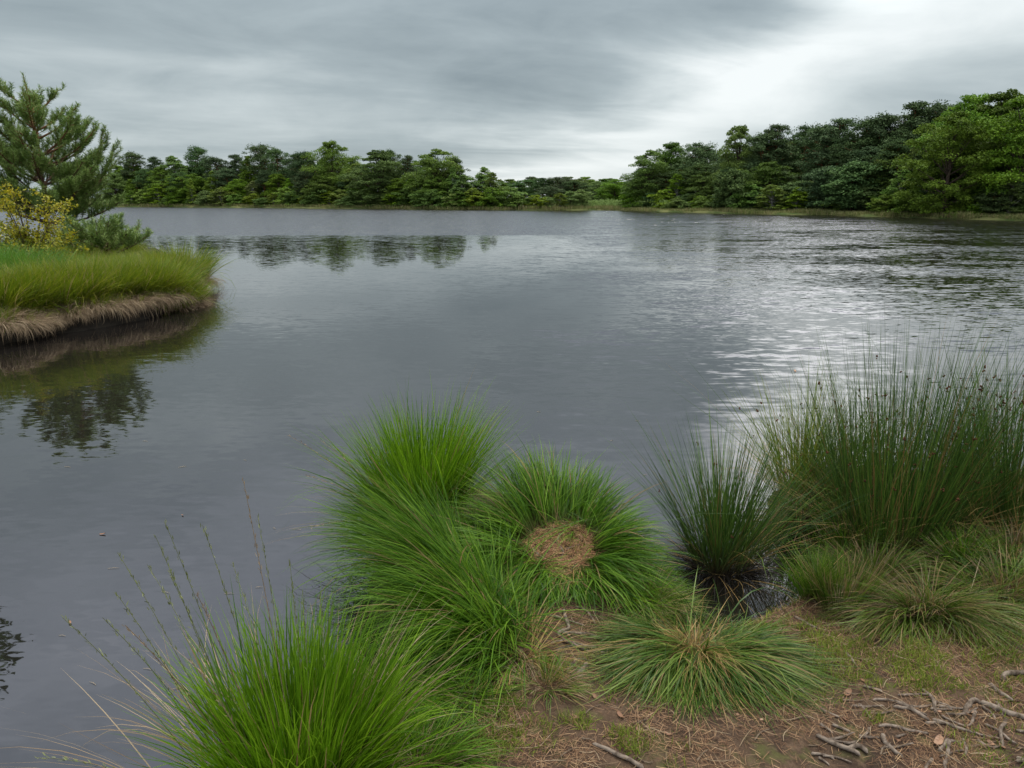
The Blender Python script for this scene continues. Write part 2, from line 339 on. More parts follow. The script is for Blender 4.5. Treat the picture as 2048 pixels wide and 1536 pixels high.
grid('ground', -2.6, 7.4, -3.8, 6.6, 0.03, ground, M['soil'], 'trodden brown earth of the near bank with needles and roots')
ISLE = [tuple(at(*q)[:2]) for q in [(-900, 900), (-300, 760), (0, 692), (130, 664), (290, 638), (368, 602), (384, 582), (374, 540), (330, 508), (100, 500), (-300, 492), (-1100, 492)]]
def isle(x, y):
    d = sdf(x, y, ISLE) + (fbm(x, y, 1.2, 5) - 0.5) * 0.5
    return -0.4 + 0.40 * sst(d, -0.5, 0.0) + 0.24 * sst(d, 0.0, 0.25) + 0.12 * sst(d, 0.2, 2.5) + (fbm(x, y, 1.5, 6) - 0.5) * 0.1 * sst(d, 0, 0.4)
xs = [q[0] for q in ISLE]; ys = [q[1] for q in ISLE]
M['peat'] = soil('peat')
for n_ in M['peat'].node_tree.nodes:
    if n_.type == 'BSDF_PRINCIPLED': [M['peat'].node_tree.links.remove(l_) for l_ in list(n_.inputs['Base Color'].links)]; n_.inputs['Base Color'].default_value = (.022, .017, .012, 1)
grid('ground', max(min(xs) - 1, -38), max(xs) + 1, min(ys) - 1, max(ys) + 1, 0.12, isle, M['peat'], 'dark peat ground of the grassy spit on the left')
# far shore, one sheet out to the horizon
SH = [(-1600, 411), (-600, 412), (-100, 413), (200, 414.2), (350, 415), (500, 416), (650, 417.5), (800, 419), (900, 420.5), (1000, 421), (1100, 421), (1195, 420.5), (1240, 421.5), (1300, 423.5), (1400, 426), (1500, 428.5), (1600, 430), (1700, 432.5), (1800, 435), (1900, 438), (2048, 442), (2200, 447), (2500, 460), (3400, 500)]
HZ = 768 - math.tan(R(PITCH)) * FPX
shore = np.array([at(*q)[:2] for q in SH])
def shore_pt(px):
    xs_ = [q[0] for q in SH]; ang = (px - 1024) / FPX
    y_ = np.interp(px, xs_, [q[1] for q in SH]); return at(px, y_)[:2]
b = MB(); V = []; Q = []
offs = [-0.6, 0.0, 0.5, 3, 9, 25, 80, 300, 900]; zs = [-0.5, 0.02, 0.22, 0.35, 0.4, 0.45, 0.6, 0.8, 1.0]
fine = []
for i in range(len(SH) - 1):
    n = 12 if -200 < SH[i][0] < 2300 else 3
    for k_ in range(n):
        f = k_ / n; p0 = shore[i] * (1 - f) + shore[i + 1] * f; fine.append(p0)
fine = np.array(fine)
fine += (np.stack([vnoise(fine[:, 0], fine[:, 1], 0.25, 3), vnoise(fine[:, 0], fine[:, 1], 0.25, 8)], -1) - 0.5) * 2.2
for p0 in fine:
    dr = p0 / np.linalg.norm(p0)
    for o_, z_ in zip(offs, zs): q = p0 + dr * o_; V.append((q[0], q[1], z_))
nO = len(offs)
for i in range(len(fine) - 1):
    for k_ in range(nO - 1): Q.append((i * nO + k_, (i + 1) * nO + k_, (i + 1) * nO + k_ + 1, i * nO + k_ + 1))
b.add(V, Q, (.5, .5, .5)); tag(b.build('ground', M['far_ground'], smooth=True), 'green and straw coloured ground of the far shore', 'ground', kind='structure')

# ------------------------------------------------------------------ blades
def blades(mb, pos, az, lean, bend, L, wd, segs=5, curl=0.0, clump=None, floor=None, tip=0.05, sway=0.0):
    n = len(pos); t_ = (np.arange(segs) + 0.5) / segs
    f = lambda a: np.broadcast_to(np.asarray(a, float), (n,))
    az, lean, bend, L, wd, curl = map(f, (az, lean, bend, L, wd, curl))
    th = lean[:, None] + bend[:, None] * t_[None] ** 1.3
    ph = az[:, None] + curl[:, None] * t_[None]
    st = (L / segs)[:, None]
    d = np.stack([np.sin(th) * np.cos(ph), np.sin(th) * np.sin(ph), np.cos(th)], -1) * st[..., None]
    P = np.concatenate([pos[:, None], pos[:, None] + np.cumsum(d, 1)], 1)
    if floor is not None:
        g = floor(P[..., 0], P[..., 1]); P[..., 2] = np.maximum(P[..., 2], np.maximum(g, -0.3) + 0.006 + 0.02 * rng.random((n, 1)) * np.linspace(0, 1, segs + 1)[None])
    tw = az + np.pi / 2 + rng.normal(0, 0.7, n)
    wv = np.stack([np.cos(tw), np.sin(tw), rng.normal(0, 0.25, n)], -1)
    tt = np.linspace(0, 1, segs + 1); prof = np.interp(tt, [0, .25, .7, 1], [0.7, 1.0, 0.8, tip])
    off = wv[:, None] * (wd[:, None] * 0.5 * prof[None])[..., None]
    V = np.stack([P - off, P + off], 2)
    k_ = segs + 1; i = np.arange(n)[:, None] * k_ * 2 + np.arange(segs)[None] * 2
    Q = np.stack([i, i + 1, i + 3, i + 2], -1)
    r_ = rng.random(n); c_ = rng.random(n) if clump is None else clump
    A = np.stack([np.broadcast_to(r_[:, None, None], (n, k_, 2)), np.broadcast_to(tt[None, :, None], (n, k_, 2)), np.broadcast_to(np.asarray(c_)[:, None, None], (n, k_, 2))], -1)
    mb.add(V, Q, A.reshape(-1, 3)); return P

def tussock_blades(mb, c, Rx, Ry, n, L, Lv=0.25, lean=(0.05, 0.9), bend=(0.3, 1.0), wd=0.004, bias=(0, 0), biasw=0.0, floor=ground, segs=6, rot=0.0, base_z=None, ring=0.0, gappy=True, curl=0.25, arc=None, push=0.0, expo=0.75):
    a = rng.random(n) * 2 * np.pi if arc is None else rng.uniform(arc[0], arc[1], n)
    rr = np.maximum(ring, rng.random(n) ** 0.5) if ring == 0 else ring + (1 - ring) * rng.random(n) ** 0.8
    lx = rr * np.cos(a) * Rx; ly = rr * np.sin(a) * Ry
    if gappy:                                            # shoots gather in little bundles
        nb = max(6, n // 22); ba = rng.random(nb) * 2 * np.pi if arc is None else rng.uniform(arc[0], arc[1], nb); br = rng.random(nb) ** 0.5 if ring == 0 else ring + (1 - ring) * rng.random(nb) ** 0.8
        bi = rng.integers(0, nb, n); gmask = rng.random(n) < 0.7
        lx = np.where(gmask, br[bi] * np.cos(ba[bi]) * Rx + rng.normal(0, 0.012, n), lx); ly = np.where(gmask, br[bi] * np.sin(ba[bi]) * Ry + rng.normal(0, 0.012, n), ly)
        cl = np.where(gmask, rng.random(nb)[bi], rng.random(n)); bl = np.where(gmask, rng.normal(0, 0.16, nb)[bi], 0); ban = np.where(gmask, rng.normal(0, 0.25, nb)[bi], 0)
        rr = np.hypot(lx / Rx, ly / Ry)
    else: cl = rng.random(n); bl = np.zeros(n); ban = np.zeros(n)
    cr_, sr = math.cos(rot), math.sin(rot)
    x = c[0] + lx * cr_ - ly * sr; y = c[1] + lx * sr + ly * cr_
    z = (floor(x, y) if floor is not None else np.zeros(n)) if base_z is None else np.full(n, base_z) - 0.04 * rr
    z = np.where(z < -0.05, -0.05, z)
    dx_ = (x - c[0]) / max(Rx, Ry) + bias[0] * biasw + rng.normal(0, 0.16, n); dy_ = (y - c[1]) / max(Rx, Ry) + bias[1] * biasw + rng.normal(0, 0.16, n)
    wild = rng.random(n) < .12
    az = np.arctan2(dy_, dx_) + ban + np.where(wild, rng.normal(0, .9, n), 0)
    rn = np.clip(rr, 0, 1.2) ** expo
    ln = lean[0] + (lean[1] - lean[0]) * rn + rng.normal(0, 0.11, n) + bl * 0.8 + push + np.where(wild, rng.normal(0, .28, n), 0)
    bd = bend[0] + (bend[1] - bend[0]) * rn * rng.uniform(0.2, 1.6, n) + np.where(rng.random(n) < .06, rng.uniform(.5, 1.6, n), 0)
    LL = L * (1 - Lv + 2 * Lv * rng.random(n) ** 0.8) * (1 + bl * 0.6)
    blades(mb, np.stack([x, y, z], -1), az, np.abs(ln), bd, LL, wd * rng.uniform(0.6, 1.25, n), segs, rng.normal(0, curl, n), cl, floor)

def seed_stalks(c, specs, parent, name='seed_stalk', mt='seed', clouds=True, thick=0.0012):
    """each stalk from near c to the place seen at pixel (px,py) at distance Y, with small spikelets along its upper half"""
    for (px, py, Y_, bx, by) in specs:
        q = MB(); tp = at_d(px, py, Y_); b0 = np.array([c[0] + bx, c[1] + by, c[2]])
        tt = np.linspace(0, 1, 12)[:, None]; mid = b0 * 0.5 + tp * 0.5 + np.array([0, 0, 0.10])
        path = (1 - tt) ** 2 * b0 + 2 * tt * (1 - tt) * mid + tt ** 2 * tp
        tube(q, path, np.linspace(thick * 1.4, thick * 0.6, 12), 3, (0.5 + 0.5 * random.random(), 0.5, random.random()))
        n = 46; f = 0.5 + 0.5 * rng.random(n); idx = f * 11; i0 = np.clip(idx.astype(int), 0, 10); fr = (idx - i0)[:, None]
        pp = path[i0] * (1 - fr) + path[i0 + 1] * fr + rng.normal(0, 0.0025, (n, 3))
        dr = path[-1] - path[-3]; a_ = math.atan2(dr[1], dr[0]) + rng.normal(0, 0.8, n)
        blades(q, pp, a_, math.acos(np.clip(dr[2] / np.linalg.norm(dr), -1, 1)) + rng.normal(0, 0.25, n), 0, 0.013, 0.0030, 2, tip=0.2)
        q.build(name, M[mt], parent)

def thing_grass(name, label, cat, group, c, builders, extra=None):
    root = empty(name, (0, 0, 0)); root.location = (c[0], c[1], max(float(ground(c[0], c[1])), 0.0)); tag(root, label, cat, group)
    for nm, mt, fn in builders:
        q = MB(); fn(q); V, Q_, A = q.arrays(); q.V = [V - np.array(root.location)]; q.Q = [Q_]; q.A = [A]
        q.build(nm, M[mt], root)
    return root
def G(px, py, z=0.12):
    p_ = at(px, py, z); return (p_[0], p_[1], float(max(ground(p_[0], p_[1]), 0)))
TB = tussock_blades
GRP = 'grass tussocks on the near bank'
# 1 near left
cH = G(585, 1620, 0.10)
rt = thing_grass('grass_tussock', 'big fresh green tussock at the bottom edge with tall seed stalks over the water', 'grass tussock', GRP, cH, [
    ('leaf_blades', 'grass_fresh', lambda q: (TB(q, (cH[0] + .03, cH[1] + .03), 0.19, 0.17, 2300, 0.43, Lv=.4, lean=(0.0, 0.26), bend=(0.10, 0.60), wd=0.0050, bias=(0.12, 0.05), biasw=1.0), TB(q, (cH[0] + .11, cH[1] + .02), 0.14, 0.14, 800, 0.29, Lv=.4, lean=(0.1, 0.6), bend=(0.3, 0.95), wd=0.0048, bias=(0.5, 0.1), biasw=0.6))),
    ('dead_blades', 'straw', lambda q: TB(q, cH, 0.35, 0.25, 160, 0.55, lean=(0.1, 0.8), bend=(0.3, 0.9), wd=0.003))])
def stalks(rt, c, specs, mt='seed', thick=0.0012):
    n0 = len(rt.children); seed_stalks(c, specs, rt, mt=mt, thick=thick)
    for ch in list(rt.children)[n0:]: ch.location = tuple(-np.array(rt.location))
    # children built in world space: shift back under the root
stalks(rt, cH, [(330, 1045, 1.75, -.10, .05), (405, 1050, 1.85, -.05, .08), (235, 1105, 1.7, -.12, 0), (235, 1190, 1.65, -.15, 0), (125, 1235, 1.6, -.2, 0), (205, 1235, 1.65, -.15, .03), (295, 1130, 1.75, -.1, .05), (340, 1150, 1.7, -.1, .03), (465, 1125, 1.85, 0, .06), (515, 1030, 1.9, 0, .1), (580, 1125, 1.9, .03, .1), (605, 1180, 1.85, .05, .08), (310, 1070, 1.8, -.1, .0), (75, 1515, 1.45, -.2, -.03), (640, 1190, 1.95, .1, .1)])
stalks(rt, cH, [(487, 962, 1.9, 0, .08), (250, 1250, 1.65, -.1, .02), (395, 1190, 1.7, -.05, .03), (380, 1320, 1.6, -.05, 0)], 'straw', 0.0015)
# 2 tall upright one behind
cF = G(850, 1050, 0.14)
rt = thing_grass('grass_tussock', 'tall upright bright green tussock furthest out on the bank, left of the bare pad', 'grass tussock', GRP, cF, [
    ('leaf_blades', 'grass_fresh', lambda q: TB(q, (cF[0] - .02, cF[1] + .05), 0.165, 0.16, 2500, 0.57, Lv=.4, lean=(0.0, 0.28), bend=(0.1, 0.55), wd=0.0048, bias=(-0.05, 0.05), biasw=1)),
    ('dead_blades', 'straw', lambda q: TB(q, cF, 0.2, 0.15, 70, 0.55, lean=(0.1, 0.9), bend=(0.3, 0.8), wd=0.003))])
stalks(rt, cF, [(575, 870, 3.3, -.1, 0), (610, 950, 3.1, -.1, 0), (640, 880, 3.3, -.1, 0), (620, 1055, 2.9, -.1, 0)], 'straw', 0.0012)
# 3 the leaning one
def leanG(q):
    for (px, py, n, L, bz) in [(880, 1120, 900, .54, .16), (930, 1180, 1050, .56, .17), (975, 1240, 1050, .50, .16), (1005, 1290, 550, .36, .14), (835, 1085, 900, .50, .12), (950, 1280, 500, .32, .14)]:
        c_ = G(px, py, 0.15); TB(q, c_, 0.10, 0.10, n, L, lean=(0.20, 0.90), bend=(0.3, 1.0), wd=0.0050, bias=(-0.9, 0.12), biasw=1.0)
    c_ = G(990, 1250, 0.15); TB(q, (c_[0] - .05, c_[1]), 0.08, 0.14, 450, 0.22, lean=(0.2, 0.8), bend=(0.5, 1.1), wd=0.0042, bias=(0.5, 0.4), biasw=0.6)
cG = G(930, 1200, 0.15)
rt = thing_grass('grass_tussock', 'large green tussock combed over to the left towards the water below the tall upright one', 'grass tussock', GRP, cG, [
    ('leaf_blades', 'grass_deep', leanG), ('dead_blades', 'straw_gold', lambda q: TB(q, G(1040, 1310, .14), 0.12, 0.12, 220, 0.2, lean=(0.4, 1.2), bend=(0.3, 0.8), wd=0.003))])
# 4 ring round the pad
def padring(q):
    TB(q, PAD, .17, .16, 70, .10, Lv=.5, lean=(.2, 1.2), bend=(.2, 1.0), wd=.0036, gappy=True)
    TB(q, (PAD[0] - .12, PAD[1] - .10), .05, .05, 120, .10, Lv=.5, lean=(.2, 1.2), bend=(.2, 1.0), wd=.004)
    TB(q, (PAD[0] + .10, PAD[1] + .12), .06, .04, 120, .12, Lv=.5, lean=(.2, 1.0), bend=(.2, 1.0), wd=.004)
    for a0, n, L, ln, bd in [(-0.6, 520, .26, (.8, 1.25), (.5, 1.2)), (0.3, 560, .29, (.5, 1.1), (.4, 1.0)), (1.2, 600, .30, (.2, .75), (.3, .8)), (2.1, 650, .36, (.2, .7), (.3, .8)), (3.0, 600, .36, (.5, 1.0), (.4, 1.0)), (3.9, 560, .19, (.9, 1.3), (.6, 1.3)), (4.75, 560, .12, (1.05, 1.5), (.5, 1.1))]:
        TB(q, PAD, 0.265, 0.265, n, L, Lv=.4, lean=ln, bend=bd, wd=0.0048, ring=0.56, arc=(a0 - .55, a0 + .55), curl=0.3)
def padskirt(q):
    TB(q, (PAD[0] + .08, PAD[1] - .02), 0.37, 0.32, 1000, 0.22, lean=(0.5, 1.3), bend=(.4, 1.0), wd=0.0044, ring=0.7, arc=(-1.1, 2.0))
cP = (PAD[0], PAD[1], 0.25)
thing_grass('grass_tussock', 'ring of green grass spilling outwards round a bare round pad of brown needles', 'grass tussock', GRP, cP, [
    ('leaf_blades', 'grass_deep', padring), ('outer_blades', 'grass_fresh', padskirt), ('dead_blades', 'straw_gold', lambda q: TB(q, PAD, 0.20, 0.20, 260, 0.10, lean=(0.5, 1.4), bend=(0.2, 0.8), wd=0.003, ring=0.7, gappy=False))])
# 5 central one with straw heart
cE = G(1400, 1285, 0.14)
def eB(q):
    TB(q, (cE[0], cE[1] - .03), 0.165, 0.07, 1900, 0.37, Lv=.4, lean=(0.75, 1.35), bend=(0.6, 1.3), wd=0.0048, bias=(0.05, -0.5), biasw=1.0, curl=0.45, ring=0.3)
    TB(q, (cE[0] + .13, cE[1]), 0.12, 0.06, 550, 0.24, lean=(0.7, 1.25), bend=(0.4, 1.2), wd=0.0038, bias=(1.0, -0.1), biasw=1.0, curl=0.4)
    TB(q, (cE[0] - .12, cE[1] + .05), 0.12, 0.07, 600, 0.24, lean=(0.7, 1.25), bend=(0.4, 1.2), wd=0.0036, bias=(-1.0, 0.0), biasw=1.0, curl=0.4)
thing_grass('grass_tussock', 'low flattened blue green tussock with a straw yellow heart in the middle of the path', 'grass tussock', GRP, cE, [
    ('leaf_blades', 'grass_blue', eB), ('dead_blades', 'straw_gold', lambda q: (TB(q, (cE[0] - .02, cE[1] + .01), 0.20, 0.05, 420, 0.14, Lv=.5, lean=(0.5, 1.4), bend=(0.2, 0.8), wd=0.003), TB(q, cE, 0.2, 0.1, 150, 0.36, lean=(0.8, 1.3), bend=(0.6, 1.2), wd=0.003, bias=(0, -.5), biasw=1)))])
# 6.. smaller ones
def small(label, px, py, z, mt, n, Rr, L, ln, bd, wd=0.0036, bias=(0, 0), bw=0.0, deadn=0, name='grass_tussock', base=None):
    c_ = G(px, py, z); bl_ = [('leaf_blades', mt, lambda q: TB(q, c_, Rr[0], Rr[1], n, L, lean=ln, bend=bd, wd=wd, bias=bias, biasw=bw, curl=0.35))]
    if deadn: bl_.append(('dead_blades', 'straw', lambda q: TB(q, c_, Rr[0], Rr[1], deadn, L * .8, lean=ln, bend=bd, wd=wd * .8, bias=bias, biasw=bw)))
    return thing_grass(name, label, 'grass tussock', GRP, c_, bl_)
small('loose drooping tussock between the big bottom tussock and the one combed left', 800, 1400, .1, 'grass_deep', 900, (.16, .13), .28, (.5, 1.1), (.5, 1.2), bias=(.3, -.1), bw=.6, deadn=120)
small('low green tussock on the bottom edge right of the big seeded one', 830, 1560, .12, 'grass_deep', 600, (.14, .08), .20, (.3, 1.1), (.4, 1.1), deadn=60)
small('short tussock with a few blades beside the leaf litter in the lower middle', 1090, 1370, .14, 'grass_olive', 260, (.08, .08), .12, (.2, 1.0), (.3, .9), deadn=90, wd=.003)
small('small tuft at the bottom of the path by the pale root', 930, 1390, .14, 'grass_deep', 320, (.09, .05), .18, (.3, 1.1), (.4, 1.1), bias=(-.4, 0), bw=1, deadn=50)
small('thin fine bladed tussock between the bare pad and the dark inlet', 1300, 1210, .1, 'grass_olive', 700, (.11, .08), .20, (.2, 1.0), (.4, 1.0), deadn=90, wd=.003)
small('sparse tuft at the mouth of the dark inlet under the standing rush', 1390, 1250, .08, 'grass_blue', 240, (.09, .03), .16, (.1, .8), (.2, .9), deadn=60, wd=.0028)
small('upright dark green tuft on the inlet bank below the tall rushes', 1680, 1215, .1, 'grass_olive', 420, (.10, .05), .25, (.0, .30), (.1, .5), deadn=80)
small('twin upright green tuft on the inlet bank left of the drooping olive one', 1625, 1190, .08, 'grass_deep', 300, (.05, .04), .24, (.03, .4), (.1, .5), deadn=50)
small('wide drooping olive tussock on the bank under the tallest rushes', 1850, 1215, .15, 'grass_olive', 1300, (.20, .10), .30, (.3, 1.15), (.4, 1.2), bias=(-.2, -.3), bw=1, deadn=450)
small('low matted green grass at the right edge below the rushes', 2010, 1180, .15, 'grass_olive', 900, (.22, .12), .22, (.2, 1.0), (.4, 1.1), deadn=150)
small('low olive tuft under the left half of the tallest rushes', 1745, 1150, .12, 'grass_olive', 500, (.14, .07), .22, (.1, .9), (.3, 1.0), deadn=120)
small('low green tuft under the right half of the tallest rushes', 1925, 1140, .12, 'grass_deep', 500, (.14, .07), .22, (.1, .9), (.3, 1.0), deadn=100)
small('matted tuft at the foot of the rush clump cut by the right edge', 2020, 1125, .12, 'grass_olive', 500, (.14, .07), .24, (.1, .9), (.3, 1.0), deadn=160)
small('dark tuft in the wet hollow left under the tallest rushes', 1690, 1100, .08, 'grass_deep', 400, (.1, .07), .24, (.1, .8), (.3, 1.0), deadn=80)
small('dark drooping tussock on the wet mud between the two big rush clumps', 1600, 1030, .1, 'grass_deep', 600, (.14, .09), .28, (.3, 1.1), (.6, 1.2), bias=(-.3, -.3), bw=1, deadn=150)

# rushes
def head(q, pt):
    r0 = .0070
    for _ in range(4):
        cpt = pt + rng.normal(0, r0 * .6, 3); rr0 = r0 * rng.uniform(.5, .9)
        tube(q, cpt + np.array([[0, 0, -rr0], [0, 0, -rr0 * .5], [0, 0, rr0 * .5], [0, 0, rr0]]), np.array([.1, .85, .85, .1]) * rr0, 5, (random.random(), .5, random.random()))
HEADS = []
for _ in range(6):
    q = MB(); head(q, np.zeros(3)); HEADS.append(q.build('seed_head', M['seed_brown']))
def rush_clump(label, px, py, z, Rr, n, L, ln, bd, heads, bias=(0, 0), bw=0, dead=60, base_z=None, wd=.0036, extra=None, mt='rush'):
    p_ = at(px, py, z); c_ = (p_[0], p_[1], max(float(ground(p_[0], p_[1])), 0.0))
    bl_ = [('stems', mt, lambda q: TB(q, c_, Rr[0], Rr[1], n, L, Lv=.45, lean=ln, bend=bd, wd=wd, bias=bias, biasw=bw, curl=.15, base_z=base_z, segs=4, expo=1.2))]
    if dead: bl_.append(('dead_stems', 'straw_gold', lambda q: (TB(q, c_, Rr[0], Rr[1], dead, L * .7, lean=(ln[0] + .1, ln[1] + .5), bend=bd, wd=wd * .7, base_z=base_z), TB(q, c_, Rr[0], Rr[1], dead // 2, L * .75, Lv=.4, lean=(.6, 1.2), bend=(.1, .9), wd=wd * .8, base_z=None, curl=.6))))
    rt = thing_grass('rush_clump', label, 'rushes', 'rush clumps at the water edge', c_, bl_)
    if heads:
        st = next(o for o in rt.children if o.name.startswith('stems')); V = np.empty(len(st.data.vertices) * 3); st.data.vertices.foreach_get('co', V); V = V.reshape(-1, 5, 2, 3).mean(2)
        top = V[:, -1, 2]; w_ = np.argsort(-top)[: int(len(top) * .75)]
        pk = rng.choice(w_, heads, replace=False); rest = MB()
        for n_, i in enumerate(pk):
            f = rng.uniform(0.1, 0.95); j_ = 2 if rng.random() < .45 else 3; f = f * (1 if j_ == 2 else .5); pt = V[i, j_] * (1 - f) + V[i, j_ + 1] * f
            if n_ < 100:
                o = HEADS[n_ % 6].copy(); COL.objects.link(o); o.parent = rt; o.location = tuple(pt); o.rotation_euler = (0, 0, rng.random() * 6.28); o.scale = (rng.uniform(.45, 0.95),) * 3
            else: head(rest, pt)
        if rest.n: rest.build('seed_heads', M['seed_brown'], rt)['kind'] = 'stuff'
    return rt
rush_clump('dark green rush clump standing alone in the water of the inlet', 1440, 1130, .0, (.14, .11), 1000, .59, (.03, .50), (.05, .35), 14, base_z=.03, dead=70)
rush_clump('tallest and widest rush clump with many brown seed heads', 1790, 1085, .1, (.30, .18), 1500, .90, (.0, .30), (.0, .22), 150, base_z=.06, dead=160)
rush_clump('rush clump cut by the right edge with brown seed heads', 2020, 1075, .1, (.26, .16), 1100, .86, (.0, .30), (.0, .25), 100, base_z=.08, dead=200)
rush_clump('yellow green rush clump furthest back, left behind the tallest one', 1600, 985, .08, (.16, .11), 650, .64, (.02, .42), (.05, .4), 40, base_z=.06, dead=160, mt='isle_grass')
rush_clump('loose rush stems filling the gap between the tallest and the right edge clump', 1925, 1050, .08, (.16, .12), 380, .70, (.0, .3), (.0, .3), 40, base_z=.06, dead=90)
rush_clump('short dark rush clump between the yellow green one and the tallest', 1690, 1010, .08, (.15, .12), 700, .60, (.05, .5), (.1, .4), 30, base_z=.06, dead=60)
for o in HEADS: bpy.data.objects.remove(o)
def rootmat_(q):
    c_ = at(1440, 1135, 0); TB(q, c_, .16, .11, 400, .28, lean=(.9, 1.5), bend=(.2, .8), wd=.0035, base_z=.05, floor=None, ring=.4)
M['wet_black'] = leafmat('wet_black', [(0.010, 0.009, 0.009), (0.02, 0.016, 0.014), (0.05, 0.035, 0.025)], trans=0.0, spec=.2, rough=.6)
cq = at(1440, 1135, 0)
thing_grass('dead_rush_skirt', 'black wet dead stems round the foot of the rush clump in the inlet', 'dead rushes', None, cq, [('old_stems', 'wet_black', rootmat_)])

# ------------------------------------------------------------------ litter, short grass, roots
def scatter(n, x0, x1, y0, y1, f):
    x = rng.uniform(x0, x1, n); y = rng.uniform(y0, y1, n); k_ = f(x, y) > rng.random(n); return x[k_], y[k_]
def dens(x, y):
    return (sdf(x, y, BANK) > 0.03) * (0.12 + 0.88 * sst(fbm(x, y, 4.3, 21), .38, .62))
x, y = scatter(85000, -0.3, 2.6, 1.4, 3.5, dens); n = len(x)
q = MB(); nn_ = len(x)
blades(q, np.stack([x, y, ground(x, y) + .002 + .006 * rng.random(nn_)], -1), rng.uniform(0, 6.283, nn_), rng.normal(1.53, .10, nn_), rng.normal(0, .12, nn_), rng.uniform(.018, .055, nn_), rng.uniform(.0011, .0022, nn_), 2, rng.normal(0, .3, nn_), tip=.5)
tag(q.build('needle_litter', M['needles']), 'fallen brown pine needles strewn over the trodden earth', 'pine needles', kind='stuff')
a_ = rng.random(3800) * 6.283; r_ = np.sqrt(rng.random(3800)) * .19; x = PAD[0] + r_ * np.cos(a_); y = PAD[1] + r_ * np.sin(a_)
q = MB(); blades(q, np.stack([x, y, ground(x, y) + .002 + .006 * rng.random(3800)], -1), rng.uniform(0, 6.283, 3800), rng.normal(1.52, .10, 3800), 0, rng.uniform(.02, .06, 3800), rng.uniform(.0013, .0024, 3800), 2, rng.normal(0, .3, 3800), tip=.5)
tag(q.build('needle_litter', M['needle_litter_pad']), 'reddish dry pine needles covering the bare round pad in the grass ring', 'pine needles', kind='stuff')
# dry grass bits
x, y = scatter(3200, -0.3, 3.0, 1.4, 3.6, dens); nn_ = len(x); q = MB()
blades(q, np.stack([x, y, ground(x, y) + .004], -1), rng.uniform(0, 6.283, nn_), rng.normal(1.45, .15, nn_), rng.normal(0.1, .2, nn_), rng.uniform(.03, .10, nn_), rng.uniform(.0016, .0032, nn_), 3, rng.normal(0, .5, nn_), tip=.4, floor=ground)
tag(q.build('straw_litter', M['straw']), 'loose pale bits of dead grass lying on the path', 'dead grass', kind='stuff')
# short mossy grass
MP = [at(*p_, .14)[:2] for p_ in [(1700, 1330), (1850, 1340), (1560, 1255), (1800, 1370), (1950, 1320), (2030, 1260), (1480, 1250), (1000, 1420), (1060, 1480), (1250, 1500), (1150, 1460), (1640, 1270), (1900, 1280), (2040, 1360), (960, 1500), (1100, 1330), (1740, 1450), (1560, 1400), (1780, 1300), (1920, 1360), (1680, 1300), (1600, 1230), (1500, 1260), (1980, 1240)]]
MR = [.22, .22, .14, .16, .22, .25, .1, .12, .12, .1, .08, .12, .2, .1, .15, .08, .05, .07, .2, .2, .15, .1, .1, .25]
def md(x, y):
    v = np.zeros(len(x))
    for p_, r0 in zip(MP, MR): v = np.maximum(v, sst(np.hypot(x - p_[0], (y - p_[1]) * 1.3), r0 * 1.15, r0 * .4))
    return (sdf(x, y, BANK) > 0.01) * np.maximum(v * sst(fbm(x, y, 9, 31), .32, .5), 0.16 * sst(fbm(x, y, 4, 33), .5, .62) + .5 * sst(sdf(x, y, BANK), .12, .03) * (x > .4))
x, y = scatter(230000, -0.4, 2.9, 1.45, 3.7, md); nn_ = len(x); q = MB()
blades(q, np.stack([x, y, ground(x, y)], -1), rng.uniform(0, 6.283, nn_), np.abs(rng.normal(.5, .4, nn_)), rng.uniform(.1, 1.0, nn_), rng.uniform(.012, .044, nn_), rng.uniform(.0018, .0038, nn_), 2, 0, clump=vnoise(x, y, 6, 41))
tag(q.build('short_grass', M['moss']), 'short yellowish mossy grass in patches on the right of the bank', 'short grass', kind='stuff')

def leaf_on_ground(px, py, s, label, grp=None, z=None, mt='dead_leaf', name='dead_leaf'):
    p_ = at(px, py, .15 if z is None else z); gz = float(ground(p_[0], p_[1])) + .006 if z is None else z
    q = MB(); n = 7; a_ = np.linspace(-1, 1, n); wd = np.sqrt(np.clip(1 - np.abs(a_) ** 2.2, 0, 1)) * .42 + .02
    top = np.stack([a_, wd, .18 * a_ ** 2 + .10], -1) * s; mid = np.stack([a_, 0 * a_, .05 * a_ ** 2], -1) * s; bot = np.stack([a_, -wd * .9, .2 * a_ ** 2 + .08], -1) * s
    V = np.concatenate([top, mid, bot]); Q = [(i, i + 1, n + i + 1, n + i) for i in range(n - 1)] + [(n + i, n + i + 1, 2 * n + i + 1, 2 * n + i) for i in range(n - 1)]
    q.add(V, Q, (random.random(), .5, random.random())); o = q.build(name, M[mt]); o.location = (p_[0], p_[1], gz)
    o.rotation_euler = (random.uniform(-.25, .25), random.uniform(-.25, .25), random.uniform(0, 6.28)); return tag(o, label, 'leaf', grp)
GL = 'dead leaves lying on the trodden earth'
random.seed(3)
leaf_on_ground(1695, 1385, .026, 'round pale orange leaf lying on bare earth right of the straw hearted tussock', GL)
leaf_on_ground(1710, 1268, .026, 'curled tan leaf on the earth beside the inlet bank', GL)
leaf_on_ground(1875, 1495, .03, 'broad pinkish brown leaf among the roots at the bottom right', GL)
leaf_on_ground(965, 1415, .035, 'reddish brown leaf under the tuft by the left grass', GL)
leaf_on_ground(1240, 1440, .02, 'small grey leaf beside the low straw hearted tussock on the path', GL)
for _ in range(46):
    px = random.uniform(980, 2040); py = random.uniform(1240, 1530)
    p_ = at(px, py, .15)
    if sdf(p_[0], p_[1], BANK) > .05: leaf_on_ground(px, py, random.uniform(.008, .017), 'small dull brown leaf scrap on the trodden earth', GL)
